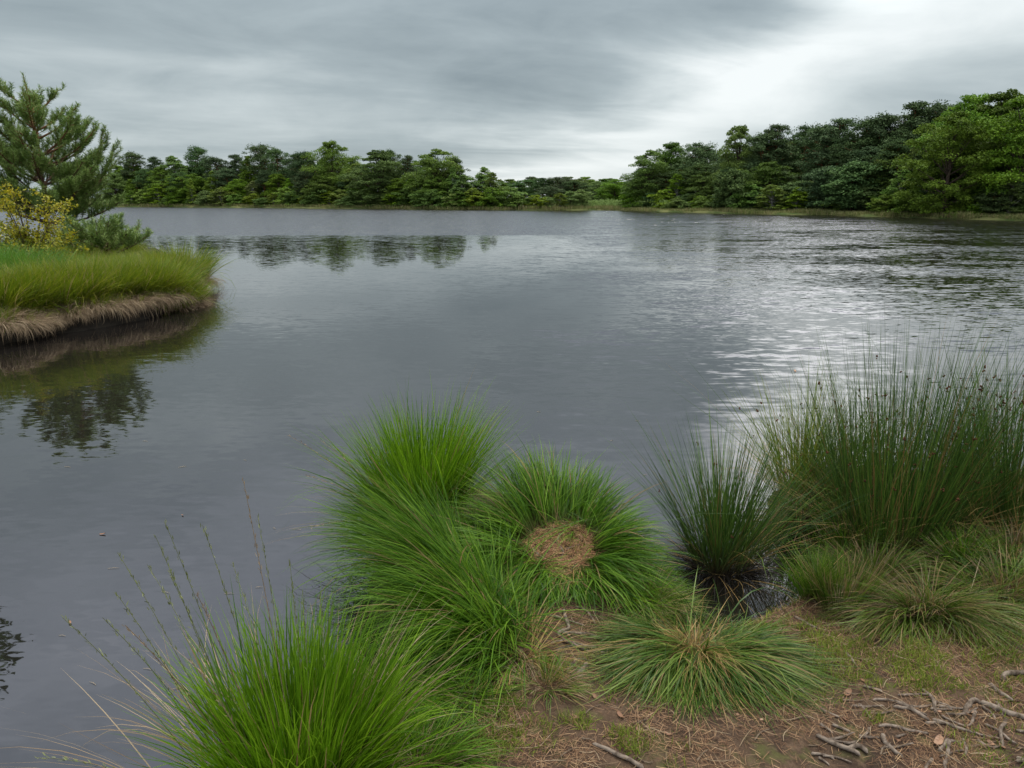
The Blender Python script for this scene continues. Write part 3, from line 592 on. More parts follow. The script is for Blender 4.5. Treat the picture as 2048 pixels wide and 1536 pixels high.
def root(pts, r0, r1, label, grp='bare roots and sticks on the trodden earth', name='bare_root', z=.16, cat='root', lift=0.0):
    P_ = np.array([at(a, b_, z)[:2] for a, b_ in pts]); d = np.r_[0, np.cumsum(np.linalg.norm(np.diff(P_, axis=0), axis=1))]
    n = max(10, int(d[-1] / .012)); s_ = np.linspace(0, d[-1], n)
    x = np.interp(s_, d, P_[:, 0]); y = np.interp(s_, d, P_[:, 1])
    k_ = np.ones(5) / 5
    xs_ = np.convolve(np.pad(x, 2, 'edge'), k_, 'valid'); ys_ = np.convolve(np.pad(y, 2, 'edge'), k_, 'valid')
    wob_ = (vnoise(s_, s_ * 0 + r0 * 999, 22, 3) - .5) * .014; xs_ = xs_ + wob_; ys_ = ys_ + (vnoise(s_, s_ * 0, 19, int(abs(pts[0][0])) % 50) - .5) * .014
    rad = np.linspace(r0, r1, n) * (1.2 if cat == 'root' else 1.0) * (.8 + .4 * vnoise(s_, s_ * 0, 40, 7)); rad[0] *= .4; rad[-1] *= .3
    zz_ = ground(xs_, ys_) + rad * .55 + .005 + (vnoise(s_, s_ * 0, 11, 12) - .5) * r0 * 2.2 + lift
    q = MB(); tube(q, np.stack([xs_, ys_, zz_], -1), rad, 7, (.5, .5, .5)); V, Q_, A = q.arrays()
    c_ = V.mean(0); q.V = [V - c_]; q.Q = [Q_]; q.A = [A]
    return tag(q.build(name, M['root' if cat == 'root' else 'twig'], smooth=True, loc=c_), label, cat, grp)
PR = [([(1125, 1215), (1140, 1245), (1110, 1265), (1150, 1285), (1215, 1300)], .007, .004, 'crooked grey root crossing the path just in front of the pad'),
 ([(1215, 1270), (1175, 1258), (1120, 1262)], .006, .004, 'straight grey root joining the crooked one in front of the pad'),
 ([(1085, 1305), (1130, 1290), (1165, 1278)], .005, .003, 'short root nearest the left grass in front of the pad'),
 ([(1155, 1345), (1178, 1322)], .012, .009, 'stubby pale wood piece on the path below the crooked roots'),
 ([(1185, 1490), (1230, 1515), (1290, 1545)], .006, .006, 'thin pale root cut by the bottom edge of the path'),
 ([(1693, 1290), (1715, 1330)], .006, .003, 'short pale root stub beside the green moss patch'),
 ([(1725, 1365), (1765, 1385)], .005, .004, 'lone short root between moss patch and root tangle'),
 ([(1590, 1210), (1640, 1238)], .006, .004, 'pale root on the lip of the inlet bank'),
 ([(1780, 1405), (1830, 1430), (1860, 1452)], .007, .005, 'slanting root at the upper left of the root tangle'),
 ([(1845, 1378), (1865, 1410), (1870, 1440)], .006, .005, 'upright crooked root in the root tangle'),
 ([(1860, 1440), (1910, 1460), (1950, 1475)], .006, .004, 'root running right from the crooked one in the tangle'),
 ([(1925, 1440), (1945, 1405), (1960, 1420)], .008, .006, 'forked pale knuckle root in the middle of the tangle'),
 ([(1950, 1410), (2000, 1430), (2060, 1440)], .009, .008, 'thick dark root running off the right edge of the photo'),
 ([(1970, 1370), (2000, 1385), (2030, 1410)], .009, .005, 'smooth curved root above the thick dark one'),
 ([(2000, 1365), (2020, 1350), (2060, 1355)], .009, .008, 'arched pale root at the right edge above the tangle'),
 ([(2015, 1440), (1995, 1470), (2005, 1500)], .006, .004, 'root bending down from the thick dark one'),
 ([(1625, 1475), (1680, 1500), (1720, 1525)], .007, .006, 'slanting root at the bottom left of the tangle'),
 ([(1690, 1515), (1720, 1500), (1735, 1520)], .008, .006, 'short fat root end at the bottom edge'),
 ([(1760, 1470), (1775, 1500), (1810, 1530)], .008, .005, 'root diving under the bottom edge below the tangle'),
 ([(1750, 1455), (1800, 1465), (1860, 1470)], .005, .004, 'thin level root through the tangle'),
 ([(1880, 1510), (1895, 1480), (1890, 1540)], .006, .004, 'hooked root beside the broad pinkish leaf'),
 ([(1925, 1480), (1930, 1520)], .005, .003, 'small straight root right of the hooked one'),
 ([(1660, 1455), (1700, 1478)], .005, .004, 'small slanting root just left of the tangle'),
 ([(1790, 1395), (1850, 1390), (1870, 1400)], .004, .003, 'thin root along the top of the tangle'),
 ([(1960, 1450), (1990, 1465), (2040, 1500)], .005, .003, 'thin root running to the lower right corner')]
for pts, a_, b__, lb in PR: root(pts, a_, b__, lb)
rp = [(PAD[0] + .00, PAD[1] + .08), (PAD[0] - .02, PAD[1] + .02), (PAD[0] + .01, PAD[1] - .04), (PAD[0] - .01, PAD[1] - .10)]
def pad_root(pts, r_, lb):
    q = MB(); P_ = np.array(pts); s_ = np.linspace(0, len(P_) - 1, 16); x = np.interp(s_, range(len(P_)), P_[:, 0]); y = np.interp(s_, range(len(P_)), P_[:, 1])
    tube(q, np.stack([x, y, ground(x, y) + .006], -1), np.linspace(r_, r_ * .5, 16), 6); V, Q_, A = q.arrays(); c_ = V.mean(0); q.V = [V - c_]
    tag(q.build('bare_root', M['root'], smooth=True, loc=c_), lb, 'root', 'bare roots and sticks on the trodden earth')
pad_root(rp, .006, 'grey root running down the middle of the round pad')
pad_root([(PAD[0] - .14, PAD[1] - .02), (PAD[0] - .10, PAD[1] - .06), (PAD[0] - .07, PAD[1] - .09)], .006, 'short dark root at the left rim of the round pad')
pad_root([(PAD[0] + .00, PAD[1] - .04), (PAD[0] + .06, PAD[1] - .01), (PAD[0] + .09, PAD[1] + .01)], .003, 'thin root branching right on the round pad')
for pts, lb in [([(1085, 1225), (1120, 1230), (1175, 1245)], 'thin root nearest the bare round pad'), ([(1100, 1280), (1135, 1275), (1190, 1282), (1230, 1275)], 'thin root between the crooked one and the short one on the path'), ([(1150, 1210), (1185, 1225), (1200, 1250)], 'thin root just below the right side of the round pad'), ([(1120, 1330), (1160, 1310), (1200, 1318)], 'thin root above the stubby pale wood piece on the path')]:
    root(pts, .0045, .002, lb)
random.seed(12)
for _ in range(36):
    px = random.uniform(1560, 2040); py = random.uniform(1385, 1530); a_ = random.uniform(-.3, 1.1) if random.random() < .75 else random.uniform(1.3, 2.0); l_ = random.uniform(30, 85); b__ = a_ + random.uniform(-.7, .7)
    root([(px, py), (px + l_ * .45 * math.cos(a_), py + l_ * .35 * math.sin(a_)), (px + l_ * .5 * (math.cos(a_) + math.cos(b__)), py + l_ * .4 * (math.sin(a_) + math.sin(b__)))], random.uniform(.0035, .0065), .002, 'short greyish root piece half buried in the root tangle')
random.seed(11)
for _ in range(44):
    px = random.uniform(1080, 2040); py = random.uniform(1290, 1530); p_ = at(px, py, .15)
    if sdf(p_[0], p_[1], BANK) < .08: continue
    a_ = random.uniform(-.9, .6); l_ = random.uniform(18, 65)
    root([(px, py), (px + l_ * .5 * math.cos(a_) + random.uniform(-5, 5), py + l_ * .5 * math.sin(a_)), (px + l_ * math.cos(a_), py + l_ * math.sin(a_) * .8)], random.uniform(.0018, .0042), .0015, 'thin brown stick lying on the needle strewn earth', name='stick', cat='stick')
for (px, py, s_, l_) in [(205, 1068, .018, 'brown leaf floating on the open water left of the seed stalks'), (140, 1245, .014, 'orange scrap floating beside the leftmost seed head'), (365, 1030, .010, 'small floating scrap above the seed stalks'), (1590, 742, .03, 'lone dark scrap floating on the bright water behind the rushes')]:
    leaf_on_ground(px, py, s_, l_, 'scraps floating on the pond', z=.004, name='floating_leaf')
random.seed(5)
q_ = None
for i in range(34):
    px = random.uniform(120, 1290); py = random.uniform(860, 1200) if i % 3 else random.uniform(1000, 1400)
    if px > 640 and py > 1000: py -= 200
    p_ = at(px, py, .003); q = MB(); a_ = random.uniform(-.5, .5); l_ = random.uniform(.012, .03)
    d_ = np.array([math.cos(a_), math.sin(a_), 0]) * l_
    tube(q, np.array([-d_, d_ * .1 + [0, .003, .001], d_]), [.0007, .0012, .0006], 4, (.9, .5, .9))
    tag(q.build('floating_needle', M['straw'], loc=p_), 'pale dry needle floating on the smooth near water', 'needle', 'needles floating on the near water')

# ------------------------------------------------------------------ the spit on the left
def isle_floor(x, y): return np.maximum(isle(x, y), -.1)
def isle_z(x, y): return float(max(isle(np.array([x]), np.array([y]))[0], 0.0))
def island_proto(mt, n, seed, L=.8, wd=.008, straw=True, deadlow=500, R0=.55):
    root_ = empty('grass_tussock', (0, 0, 0)); q = MB()
    TB(q, (0, 0), R0, R0, n, L, lean=(.04, .55), bend=(.15, .7), wd=wd, floor=None, segs=4, base_z=.0)
    q.build('leaf_blades', M[mt], root_)
    if straw:
        q = MB(); TB(q, (0, 0), R0 * 1.1, R0 * 1.1, deadlow, (L * .65 if deadlow < 1000 else .52), lean=(.35, 1.15), bend=(.8, 1.8), wd=wd * .85, floor=None, segs=6, base_z=(.02 if deadlow < 1000 else .09), ring=.3)
        q.build('dead_blades', M['straw'], root_)
    return root_
def copy_tree(o, parent=None):
    c_ = o.copy(); COL.objects.link(c_); c_.parent = parent
    for ch in o.children: copy_tree(ch, c_)
    return c_
pr = {'y': [island_proto('isle_grass', 1500, 1, wd=.010), island_proto('isle_grass', 1400, 2, .7, wd=.010)], 'g': [island_proto('isle_green', 1700, 3, .85, wd=.010, deadlow=100)], 's': [island_proto('isle_grass', 420, 4, .45, wd=.010, deadlow=2000, R0=.6)]}
used = {}
def place(kind, i, px, py, sc, label, z=.3, rz=None):
    p_ = at(px, py, z); g_ = isle_z(p_[0], p_[1]); o = pr[kind][i % len(pr[kind])]
    key = (kind, i % len(pr[kind]))
    if key in used: o = copy_tree(o)
    used[key] = 1; o.location = (p_[0], p_[1], g_ - .02); o.rotation_euler = (0, 0, random.uniform(0, 6.28)); o.scale = (sc, sc, sc * random.uniform(.92, 1.08))
    tag(o, label, 'grass tussock', 'grass tussocks on the left spit'); return o
random.seed(21)
IS = [('y', 358, 550, 1.0, 'rightmost yellow green tussock on the very tip of the spit'),
 ('y', 330, 560, .95, 'yellow green tussock just behind the tip of the left spit'),
 ('y', 335, 582, .75, 'straw skirted tussock over the water near the spit tip'),
 ('y', 285, 560, .85, 'yellow green tussock below the low pine branches'), ('y', 255, 590, .8, 'tussock with a broad straw skirt at the middle of the spit edge'),
 ('y', 215, 570, .85, 'yellow green tussock in the middle of the spit'), ('y', 165, 580, .85, 'golden green tussock left of the middle of the spit'),
 ('g', 60, 590, .95, 'rich green tussock at the left of the spit'), ('g', 0, 585, 1.0, 'rich green tussock cut by the left edge of the photo'), ('y', 115, 600, .85, 'yellow green tussock right of the rich green ones')]
for i, (k_, px, py, sc, lb) in enumerate(IS): place(k_, i, px, py, sc, lb)
SK = [(374, 578, .9), (360, 592, .95), (344, 606, .95), (307, 618, .95), (267, 628, 1.0), (224, 635, .95), (182, 642, .9), (60, 662, .8), (20, 672, .9), (-15, 678, .95), (140, 652, .55), (100, 658, .5)]
SL = ['tan skirt of dead grass on the outermost tip of the spit', 'pale dead grass tuft hanging to the water next to the tip', 'dead grass tuft with dark gap under it near the tip', 'third dead grass tuft from the spit tip along the edge', 'straw coloured tuft in the middle of the spit edge', 'straw tuft leaning down to the water left of the middle', 'straw tuft just right of the mossy gap in the spit edge', 'dry tuft left of the mossy gap in the spit edge', 'dry pinkish tuft near the left edge of the photo', 'dry tuft at the waterline cut by the left edge', 'thin dry tuft over the dark mossy gap', 'low olive tuft in the mossy gap of the spit edge']
for i, ((px, py, sc), lb) in enumerate(zip(SK, SL)): place('s', 0, px, py, sc * random.uniform(.5, .74), lb, z=.05)
ISS = [(385, 'outermost tussock of the spit tip'), (345, 'tussock next behind the spit tip'), (285, 'low pine sapling'), (245, 'foot of the low pine sapling'), (205, 'bare trunk of the tall pine'), (160, 'middle of the spit'), (115, 'yellow shrub'), (60, 'rich green tussock'), (5, 'left edge of the photo')]
ISEEN = set()
def isl(px, what):
    b_ = min(ISS, key=lambda q: abs(q[0] - px)); lb_ = f"{what} {'left of' if px < b_[0] - 5 else 'right of' if px > b_[0] + 5 else 'beside'} the {b_[1]}"; n_ = 0
    while lb_ in ISEEN and n_ < 5: lb_ = ['shaggy ', 'low ', 'dense ', 'small ', 'drooping '][n_] + lb_.split(' ', 1)[1] if n_ else 'shaggy ' + lb_; n_ += 1
    ISEEN.add(lb_); return lb_
for i, px in enumerate([-30, 5, 40, 75, 110, 145, 180, 215, 250, 285, 320, 345]):
    place('y', i, px * .96, 630 - px * .13, .92, isl(px, 'tussock above the straw fringe,'), z=.25)
for i in range(30):
    px = random.uniform(-60, 330); py = random.uniform(512, 585); place('y' if px > 90 or i % 3 else 'g', i, px, py, random.uniform(.6, .8), isl(px, 'back row tussock,'))

# young pines
def needles_on(q, path, dn, ln, wd, clump, r_ang=0.85):
    seg = np.linalg.norm(np.diff(path, axis=0), axis=1); tot = seg.sum(); n = max(6, int(tot * dn)); s_ = np.sort(rng.random(n)) * tot; cs = np.r_[0, np.cumsum(seg)]
    P_ = np.stack([np.interp(s_, cs, path[:, i]) for i in range(3)], -1)
    i0 = np.clip(np.searchsorted(cs, s_) - 1, 0, len(seg) - 1); T = np.diff(path, axis=0)[i0] / seg[i0][:, None]
    rv = rng.normal(0, 1, (n, 3)); rv -= (rv * T).sum(1)[:, None] * T; rv /= np.linalg.norm(rv, axis=1)[:, None] + 1e-9
    a_ = rng.normal(r_ang, .2, n)[:, None]; d = T * np.cos(a_) + rv * np.sin(a_); l_ = ln * rng.uniform(.7, 1.15, n)[:, None]
    sd_ = np.cross(d, rng.normal(0, 1, (n, 3))); sd_ /= np.linalg.norm(sd_, axis=1)[:, None] + 1e-9; sd_ *= wd * .5
    V = np.stack([P_ - sd_, P_ + sd_, P_ + d * l_ + sd_ * .4, P_ + d * l_ - sd_ * .4], 1)
    Q = np.arange(n * 4).reshape(n, 4); A = np.stack([np.repeat(rng.random(n), 4), np.tile([0, 0, 1, 1], n), np.full(n * 4, clump)], -1)
    q.add(V, Q, A)
def bez(a, b_, c_, n=8):
    t_ = np.linspace(0, 1, n)[:, None]; return (1 - t_) ** 2 * a + 2 * t_ * (1 - t_) * b_ + t_ ** 2 * c_
def young_pine(h, env, seed, whorl0=.22, extra=(), dn=300, step=.30, nl=.085, wd=.009):
    rs = np.random.default_rng(seed); tr = MB(); nd = MB()
    def bough(p0, az, L, el0, el1, r0, sub=True):
        d0 = np.array([math.cos(az) * math.cos(el0), math.sin(az) * math.cos(el0), math.sin(el0)]); d1 = np.array([math.cos(az) * math.cos(el1), math.sin(az) * math.cos(el1), math.sin(el1)])
        path = bez(p0, p0 + d0 * L * .55, p0 + d0 * L * .55 + d1 * L * .5, 9); tube(tr, path, np.linspace(r0, r0 * .35, 9), 5)
        needles_on(nd, path[5:], dn, nl, wd, rs.random()); 
        if not sub: return
        ns = max(2, int(L / .13))
        for k_ in range(ns):
            f = .25 + .75 * (k_ + rs.random() * .5) / ns; i_ = min(int(f * 8), 7); pp = path[i_] * (1 - (f * 8 - i_)) + path[i_ + 1] * (f * 8 - i_) if f < 1 else path[-1]
            for sgn in (-1, 1):
                if rs.random() < .26: continue
                a2 = az + sgn * rs.uniform(.5, 1.0); l2 = (.20 + .34 * (1 - f) * min(L, 1.3)) * rs.uniform(.7, 1.35); e2 = rs.uniform(.1, .7)
                dd = np.array([math.cos(a2) * math.cos(e2), math.sin(a2) * math.cos(e2), math.sin(e2)]); uu = np.array([math.cos(a2) * .25, math.sin(a2) * .25, 1.1])
                ph = bez(pp, pp + dd * l2 * .6, pp + dd * l2 * .65 + uu * l2 * .45, 6); tube(tr, ph, np.linspace(.007, .003, 6), 4); needles_on(nd, ph[1:], dn, nl, wd, rs.random())
                if l2 > .34:
                    for s2 in (-1, 1):
                        a3 = a2 + s2 * .8; d3 = np.array([math.cos(a3) * .8, math.sin(a3) * .8, .6]); p3 = bez(ph[2], ph[2] + d3 * l2 * .3, ph[2] + d3 * l2 * .3 + np.array([0, 0, l2 * .3]), 5); needles_on(nd, p3, dn, nl, wd, rs.random())
    tz = np.linspace(0, h, 14); tp = np.stack([.05 * np.sin(tz * 1.3 + seed), .04 * np.cos(tz * 1.1 + seed), tz], -1); tp[:, :2] -= tp[0, :2]
    tube(tr, tp, np.interp(tz / h, [0, .1, .8, 1], [.085, .06, .02, .006]) * (h / 4.5), 8)
    needles_on(nd, tp[-3:], dn * .9, nl, wd, .7, .5)
    z_ = h * whorl0
    while z_ < h * .88:
        nb = rs.integers(5, 7) if z_ < h * .55 else rs.integers(3, 5); a0 = rs.random() * 6.28; L = env(z_ / h)
        for k_ in range(nb):
            up = .25 + .75 * (z_ / h) ** 1.6; c_ = np.array([np.interp(z_, tz, tp[:, 0]), np.interp(z_, tz, tp[:, 1]), z_ + rs.normal(0, .04)])
            bough(c_, a0 + k_ * 6.283 / nb + rs.normal(0, .2), L * rs.uniform(.7, 1.15), up * .6, .55 + up * .7, .012 + .012 * L)
        z_ += step * rs.uniform(.8, 1.2) * (1.0 if z_ < h * .7 else 1.15)
    for (zf, az, L, e0, e1) in extra: bough(np.array([0, 0, h * zf]), az, L, e0, e1, .03)
    return tr, nd
pp = at_d(97, 480, 17.4); pz = isle_z(pp[0], pp[1]); topz = at_d(85, 148, 17.4)[2]
tr, nd = young_pine(topz - pz, lambda f: np.interp(f, [.2, .35, .6, .8, .95], [1.7, 1.75, 1.35, .85, .28]), 4, extra=[(.30, 0.05, 2.7, .12, 1.3), (.38, .15, 2.4, .2, 1.35), (.30, -.3, 2.0, .1, 1.0), (.22, .0, 2.0, .0, .6)])
rt = tag(empty('pine_tree', (pp[0], pp[1], pz)), 'tall young pine with upturned shoots rising above the left spit', 'pine tree', 'young pines on the left spit')
tr.build('trunk', M['pine_bark'], rt, smooth=True); nd.build('crown', M['pine_needle'], rt)
pp = at_d(-105, 480, 17.0); pz = isle_z(pp[0], pp[1])
tr, nd = young_pine(3.4, lambda f: np.interp(f, [.2, .5, .95], [1.6, 1.2, .35]), 9, dn=260, extra=[(.45, .3, 1.3, .6, 1.4)])
rt = tag(empty('pine_tree', (pp[0], pp[1], pz)), 'second young pine almost wholly beyond the left edge', 'pine tree', 'young pines on the left spit')
tr.build('trunk', M['pine_bark'], rt, smooth=True); nd.build('crown', M['pine_needle'], rt)
pp = at_d(205, 492, 15.8); pz = isle_z(pp[0], pp[1])
tr, nd = young_pine(.75, lambda f: np.interp(f, [.1, .5, .95], [1.15, .8, .25]), 13, whorl0=.15, step=.16, dn=260)
rt = tag(empty('pine_tree', (pp[0], pp[1], pz + .22)), 'low sprawling pine sapling in the grass right of the tall pine trunk', 'pine tree', 'young pines on the left spit'); rt.scale = (1, 1, 1)
tr.build('trunk', M['pine_bark'], rt, smooth=True); nd.build('crown', M['pine_needle'], rt)
# yellow leaved bush
def leaves_at(q, C, size, up=.3, outward=None, clump=None, aspect=.62):
    n = len(C); N = rng.normal(0, 1, (n, 3)); N[:, 2] += up * 2
    if outward is not None: N += outward * 0.7
    N /= np.linalg.norm(N, axis=1)[:, None]; T = np.cross(N, rng.normal(0, 1, (n, 3))); T /= np.linalg.norm(T, axis=1)[:, None] + 1e-9; B = np.cross(N, T)
    s_ = (np.broadcast_to(size, (n,)) * rng.uniform(.65, 1.3, n))[:, None]
    V = np.stack([C - T * s_, C - B * s_ * aspect, C + T * s_, C + B * s_ * aspect], 1)
    A = np.stack([np.repeat(rng.random(n), 4), np.full(n * 4, .8), np.repeat(rng.random(n) if clump is None else clump, 4)], -1)
    q.add(V, np.arange(n * 4).reshape(n, 4), A)
pp = at_d(60, 490, 14.0); pz = isle_z(pp[0], pp[1]); tr = MB(); lf = MB(); rs = np.random.default_rng(3)
for k_ in range(30):
    a_ = rs.random() * 6.28; e_ = rs.uniform(.1, 1.25); hh = rs.uniform(.8, 1.85) - .35 * e_ + .2; tip = np.array([math.cos(a_) * e_, math.sin(a_) * e_, hh - e_ * .5]); path = bez(np.zeros(3), tip * [.3, .3, .6], tip, 9); tube(tr, path, np.linspace(.014, .004, 9), 5)
    for j in range(10):
        i_ = rs.integers(3, 9); tw = path[i_] + rs.normal(0, 1, 3) * [.22, .22, .12]; tube(tr, np.array([path[i_], (path[i_] + tw) / 2 + [0, 0, .02], tw]), [.004, .003, .002], 3)
        m_ = rs.integers(20, 40); f = rs.random(m_)[:, None]; leaves_at(lf, path[i_] * (1 - f) + tw * f + rs.normal(0, .045, (m_, 3)), .026, clump=np.full(m_, np.clip(.15 + .45 * (tw[2] / 1.7), 0, 1) * rs.uniform(.6, 1.3)))
rt = tag(empty('leafy_shrub', (pp[0], pp[1], pz)), 'yellow leaved shrub in front of the tall pine at the left edge', 'shrub')
tr.build('branches', M['bark'], rt, smooth=True); lf.build('foliage', M['yellow_leaf'], rt)

# ------------------------------------------------------------------ forest
def clumps(q, C, Rr, per, size, flat=.8, rs=None, hollow=.55):
    """leaf sprays over the outer shell of each small clump, thicker on top"""
    n = len(C); idx = np.repeat(np.arange(n), per); m_ = len(idx); d = rng.normal(0, 1, (m_, 3)); d[:, 2] = np.where(d[:, 2] < -.3, -d[:, 2] * .6, d[:, 2]); d /= np.linalg.norm(d, axis=1)[:, None]
    r_ = hollow + (1 - hollow) * rng.random(m_) ** .5; r_ *= 1 + .25 * np.sin(d[:, 0] * 5 + idx) * np.cos(d[:, 1] * 4 + idx * 2)
    P_ = C[idx] + d * (np.broadcast_to(Rr, (n,))[idx] * r_)[:, None] * [1, 1, flat]
    leaves_at(q, P_, size, .35, outward=d, clump=(rng.random(n)[idx] * .8 + .2 * rng.random(m_)))
def broad_tree(h, wd, seed, leaf=.15, nl=34, low=.12, mat_='forest_leaf', bark='bark', per=55, shape=1.0, name='broadleaf_tree'):
    rs = np.random.default_rng(seed); tr = MB(); cr_ = MB()
    tp = np.stack([rs.normal(0, .08, 8).cumsum() * .5, rs.normal(0, .08, 8).cumsum() * .5, np.linspace(0, h * .8, 8)], -1); tp[0, :2] = 0
    tube(tr, tp, np.linspace(.022 * h, .006 * h, 8), 8); Cs = []; Rs = []
    for k_ in range(nl):
        f = low + (1 - low) * ((k_ + rs.random()) / nl); z_ = h * f
        env = wd * (np.interp(f, [0, .15, .35, .6, .8, .93, 1], [.72, .9, 1.0, .96, .76, .48, .15]) if shape == 1 else np.interp(f, [0, .12, .4, .7, .9, 1], [.55, .9, .85, .5, .25, .06]))
        a_ = k_ * 2.399 + rs.normal(0, .35); rad = env * rs.uniform(.45, 1.05); rl = wd * rs.uniform(.26, .42) * (1.0 if f < .85 else .75)
        c_ = np.array([math.cos(a_) * (rad - rl * .4), math.sin(a_) * (rad - rl * .4), z_ - rl * .55])
        base = tp[np.clip(int(f * .8 * 8), 1, 7)] * [1, 1, .85]
        tube(tr, bez(base, (base + c_) / 2 + [0, 0, -.05 * h * .3], c_, 6), np.linspace(.008 * h, .002 * h, 6), 5)
        m_ = 9; d = rs.normal(0, 1, (m_, 3)); d /= np.linalg.norm(d, axis=1)[:, None]; d[:, 2] = np.abs(d[:, 2]) * .9 - .25
        Cs.append(c_ + d * rl * rs.uniform(.55, 1.0, (m_, 1))); Rs.append(rl * rs.uniform(.34, .58, m_))
    C = np.concatenate(Cs); clumps(cr_, C, np.concatenate(Rs), per, leaf)
    rt = empty(name, (0, 0, 0)); tr.build('trunk', M[bark], rt, smooth=True); cr_.build('crown', M[mat_], rt); rt['h0'] = h; return rt
def forest_pine(h, wd, seed, low=.35, leaf=.10, tiers=24, per=80, name='pine_tree'):
    rs = np.random.default_rng(seed); tr = MB(); cr_ = MB(); lx, ly = rs.normal(0, .02, 2)
    z_ = np.linspace(0, h * .95, 10); tp = np.stack([np.cumsum(rs.normal(0, .05, 10)) + lx * z_, np.cumsum(rs.normal(0, .05, 10)) + ly * z_, z_], -1); tp[0, :2] = 0
    tube(tr, tp, np.linspace(.016 * h, .004 * h, 10), 8); Cs = []; Rs = []
    for k_ in range(tiers):
        f = low + (1 - low) * ((k_ + rs.random()) / tiers); env = wd * np.interp((f - low) / (1 - low), [0, .2, .5, .8, 1], [.8, .95, 1.0, .72, .22]); a_ = k_ * 2.399 + rs.normal(0, .5); L = env * rs.uniform(.55, 1.1)
        b0 = np.array([np.interp(h * f * .93, z_, tp[:, 0]), np.interp(h * f * .93, z_, tp[:, 1]), h * f * .93]); tip = b0 + np.array([math.cos(a_) * L, math.sin(a_) * L, L * rs.uniform(.0, .55)])
        path = bez(b0, (b0 + tip) / 2 + [0, 0, -.08 * L], tip, 6); tube(tr, path, np.linspace(.007 * h, .002 * h, 6), 5)
        m_ = max(4, int(5 + L * 2.4)); fr = rs.uniform(.35, 1.08, m_)[:, None]; s2 = rs.normal(0, .24 * L, (m_, 3)) * [1, 1, .75]
        Cs.append(b0 * (1 - fr) + tip * fr + s2 + [0, 0, .12]); Rs.append(rs.uniform(.40, .85, m_) * (wd / 2.2) ** .5)
    clumps(cr_, np.concatenate(Cs), np.concatenate(Rs), per, leaf, flat=.82, hollow=.3)
    rt = empty(name, (0, 0, 0)); tr.build('trunk', M['pine_bark'], rt, smooth=True); cr_.build('crown', M['forest_pine'], rt); rt['h0'] = h; return rt

PT = {'oak': [broad_tree(12, 4.6, 31, .10, 42, per=95), broad_tree(12, 3.9, 32, .10, 40, per=95), broad_tree(11, 4.4, 33, .10, 38, low=.04, per=95)],
      'birch': [broad_tree(9, 2.2, 41, .11, 30, .10, 'forest_light', 'birch_bark', 42, name='birch_tree'), broad_tree(8, 1.9, 42, .11, 28, .06, 'forest_light', 'birch_bark', 42, 2, name='birch_tree')],
      'bush': [broad_tree(3.5, 1.7, 51, .085, 22, .0, 'forest_light', 'bark', 40, name='leafy_shrub'), broad_tree(3.2, 2.0, 52, .085, 22, .0, 'forest_leaf', 'bark', 40, name='leafy_shrub')],
      'pine': [forest_pine(12.5, 2.6, 61, .38), forest_pine(12.5, 2.2, 62, .5, tiers=18), forest_pine(12, 3.0, 63, .28, tiers=26)],
      'spine': [forest_pine(5.5, 1.9, 71, .08, .10, 24), forest_pine(5, 1.6, 72, .06, .10, 22)]}
lt = copy_tree(PT['pine'][1]); lt.location = (-8.25, 8.2, .1); lt.scale = (.58, .58, .58); tag(lt, 'pine beyond the left edge whose dark crown is mirrored in the bottom left corner', 'pine tree')
fu = {}; cnt = {}
def tree(kind, px, topy, back, label, wsc=1.0, group='trees along the far shore', var=None, base=None):
    """stands `back` metres behind the shoreline at this pixel column, its top at pixel row topy"""
    s_ = shore_pt(px); dr = s_ / np.linalg.norm(s_); b_ = s_ + dr * back
    d = at_d(px, topy, b_[1]); h = d[2] - .35; i = cnt.get(kind, 0) % len(PT[kind]) if var is None else var; cnt[kind] = cnt.get(kind, 0) + 1
    o = PT[kind][i]
    if (kind, i) in fu: o = copy_tree(o)
    fu[(kind, i)] = 1; k_ = h / o['h0']; wsc *= 1.25 * max(1.0, k_) ** -.3 * min(1.0, k_) ** -.55; o.location = (d[0], b_[1], .3); o.scale = (k_ * wsc, k_ * wsc, k_); o.rotation_euler = (0, 0, random.uniform(0, 6.28))
    tag(o, label, {'oak': 'tree', 'birch': 'birch tree', 'bush': 'shrub', 'pine': 'pine tree', 'spine': 'pine tree'}[kind], group); return o
random.seed(77)
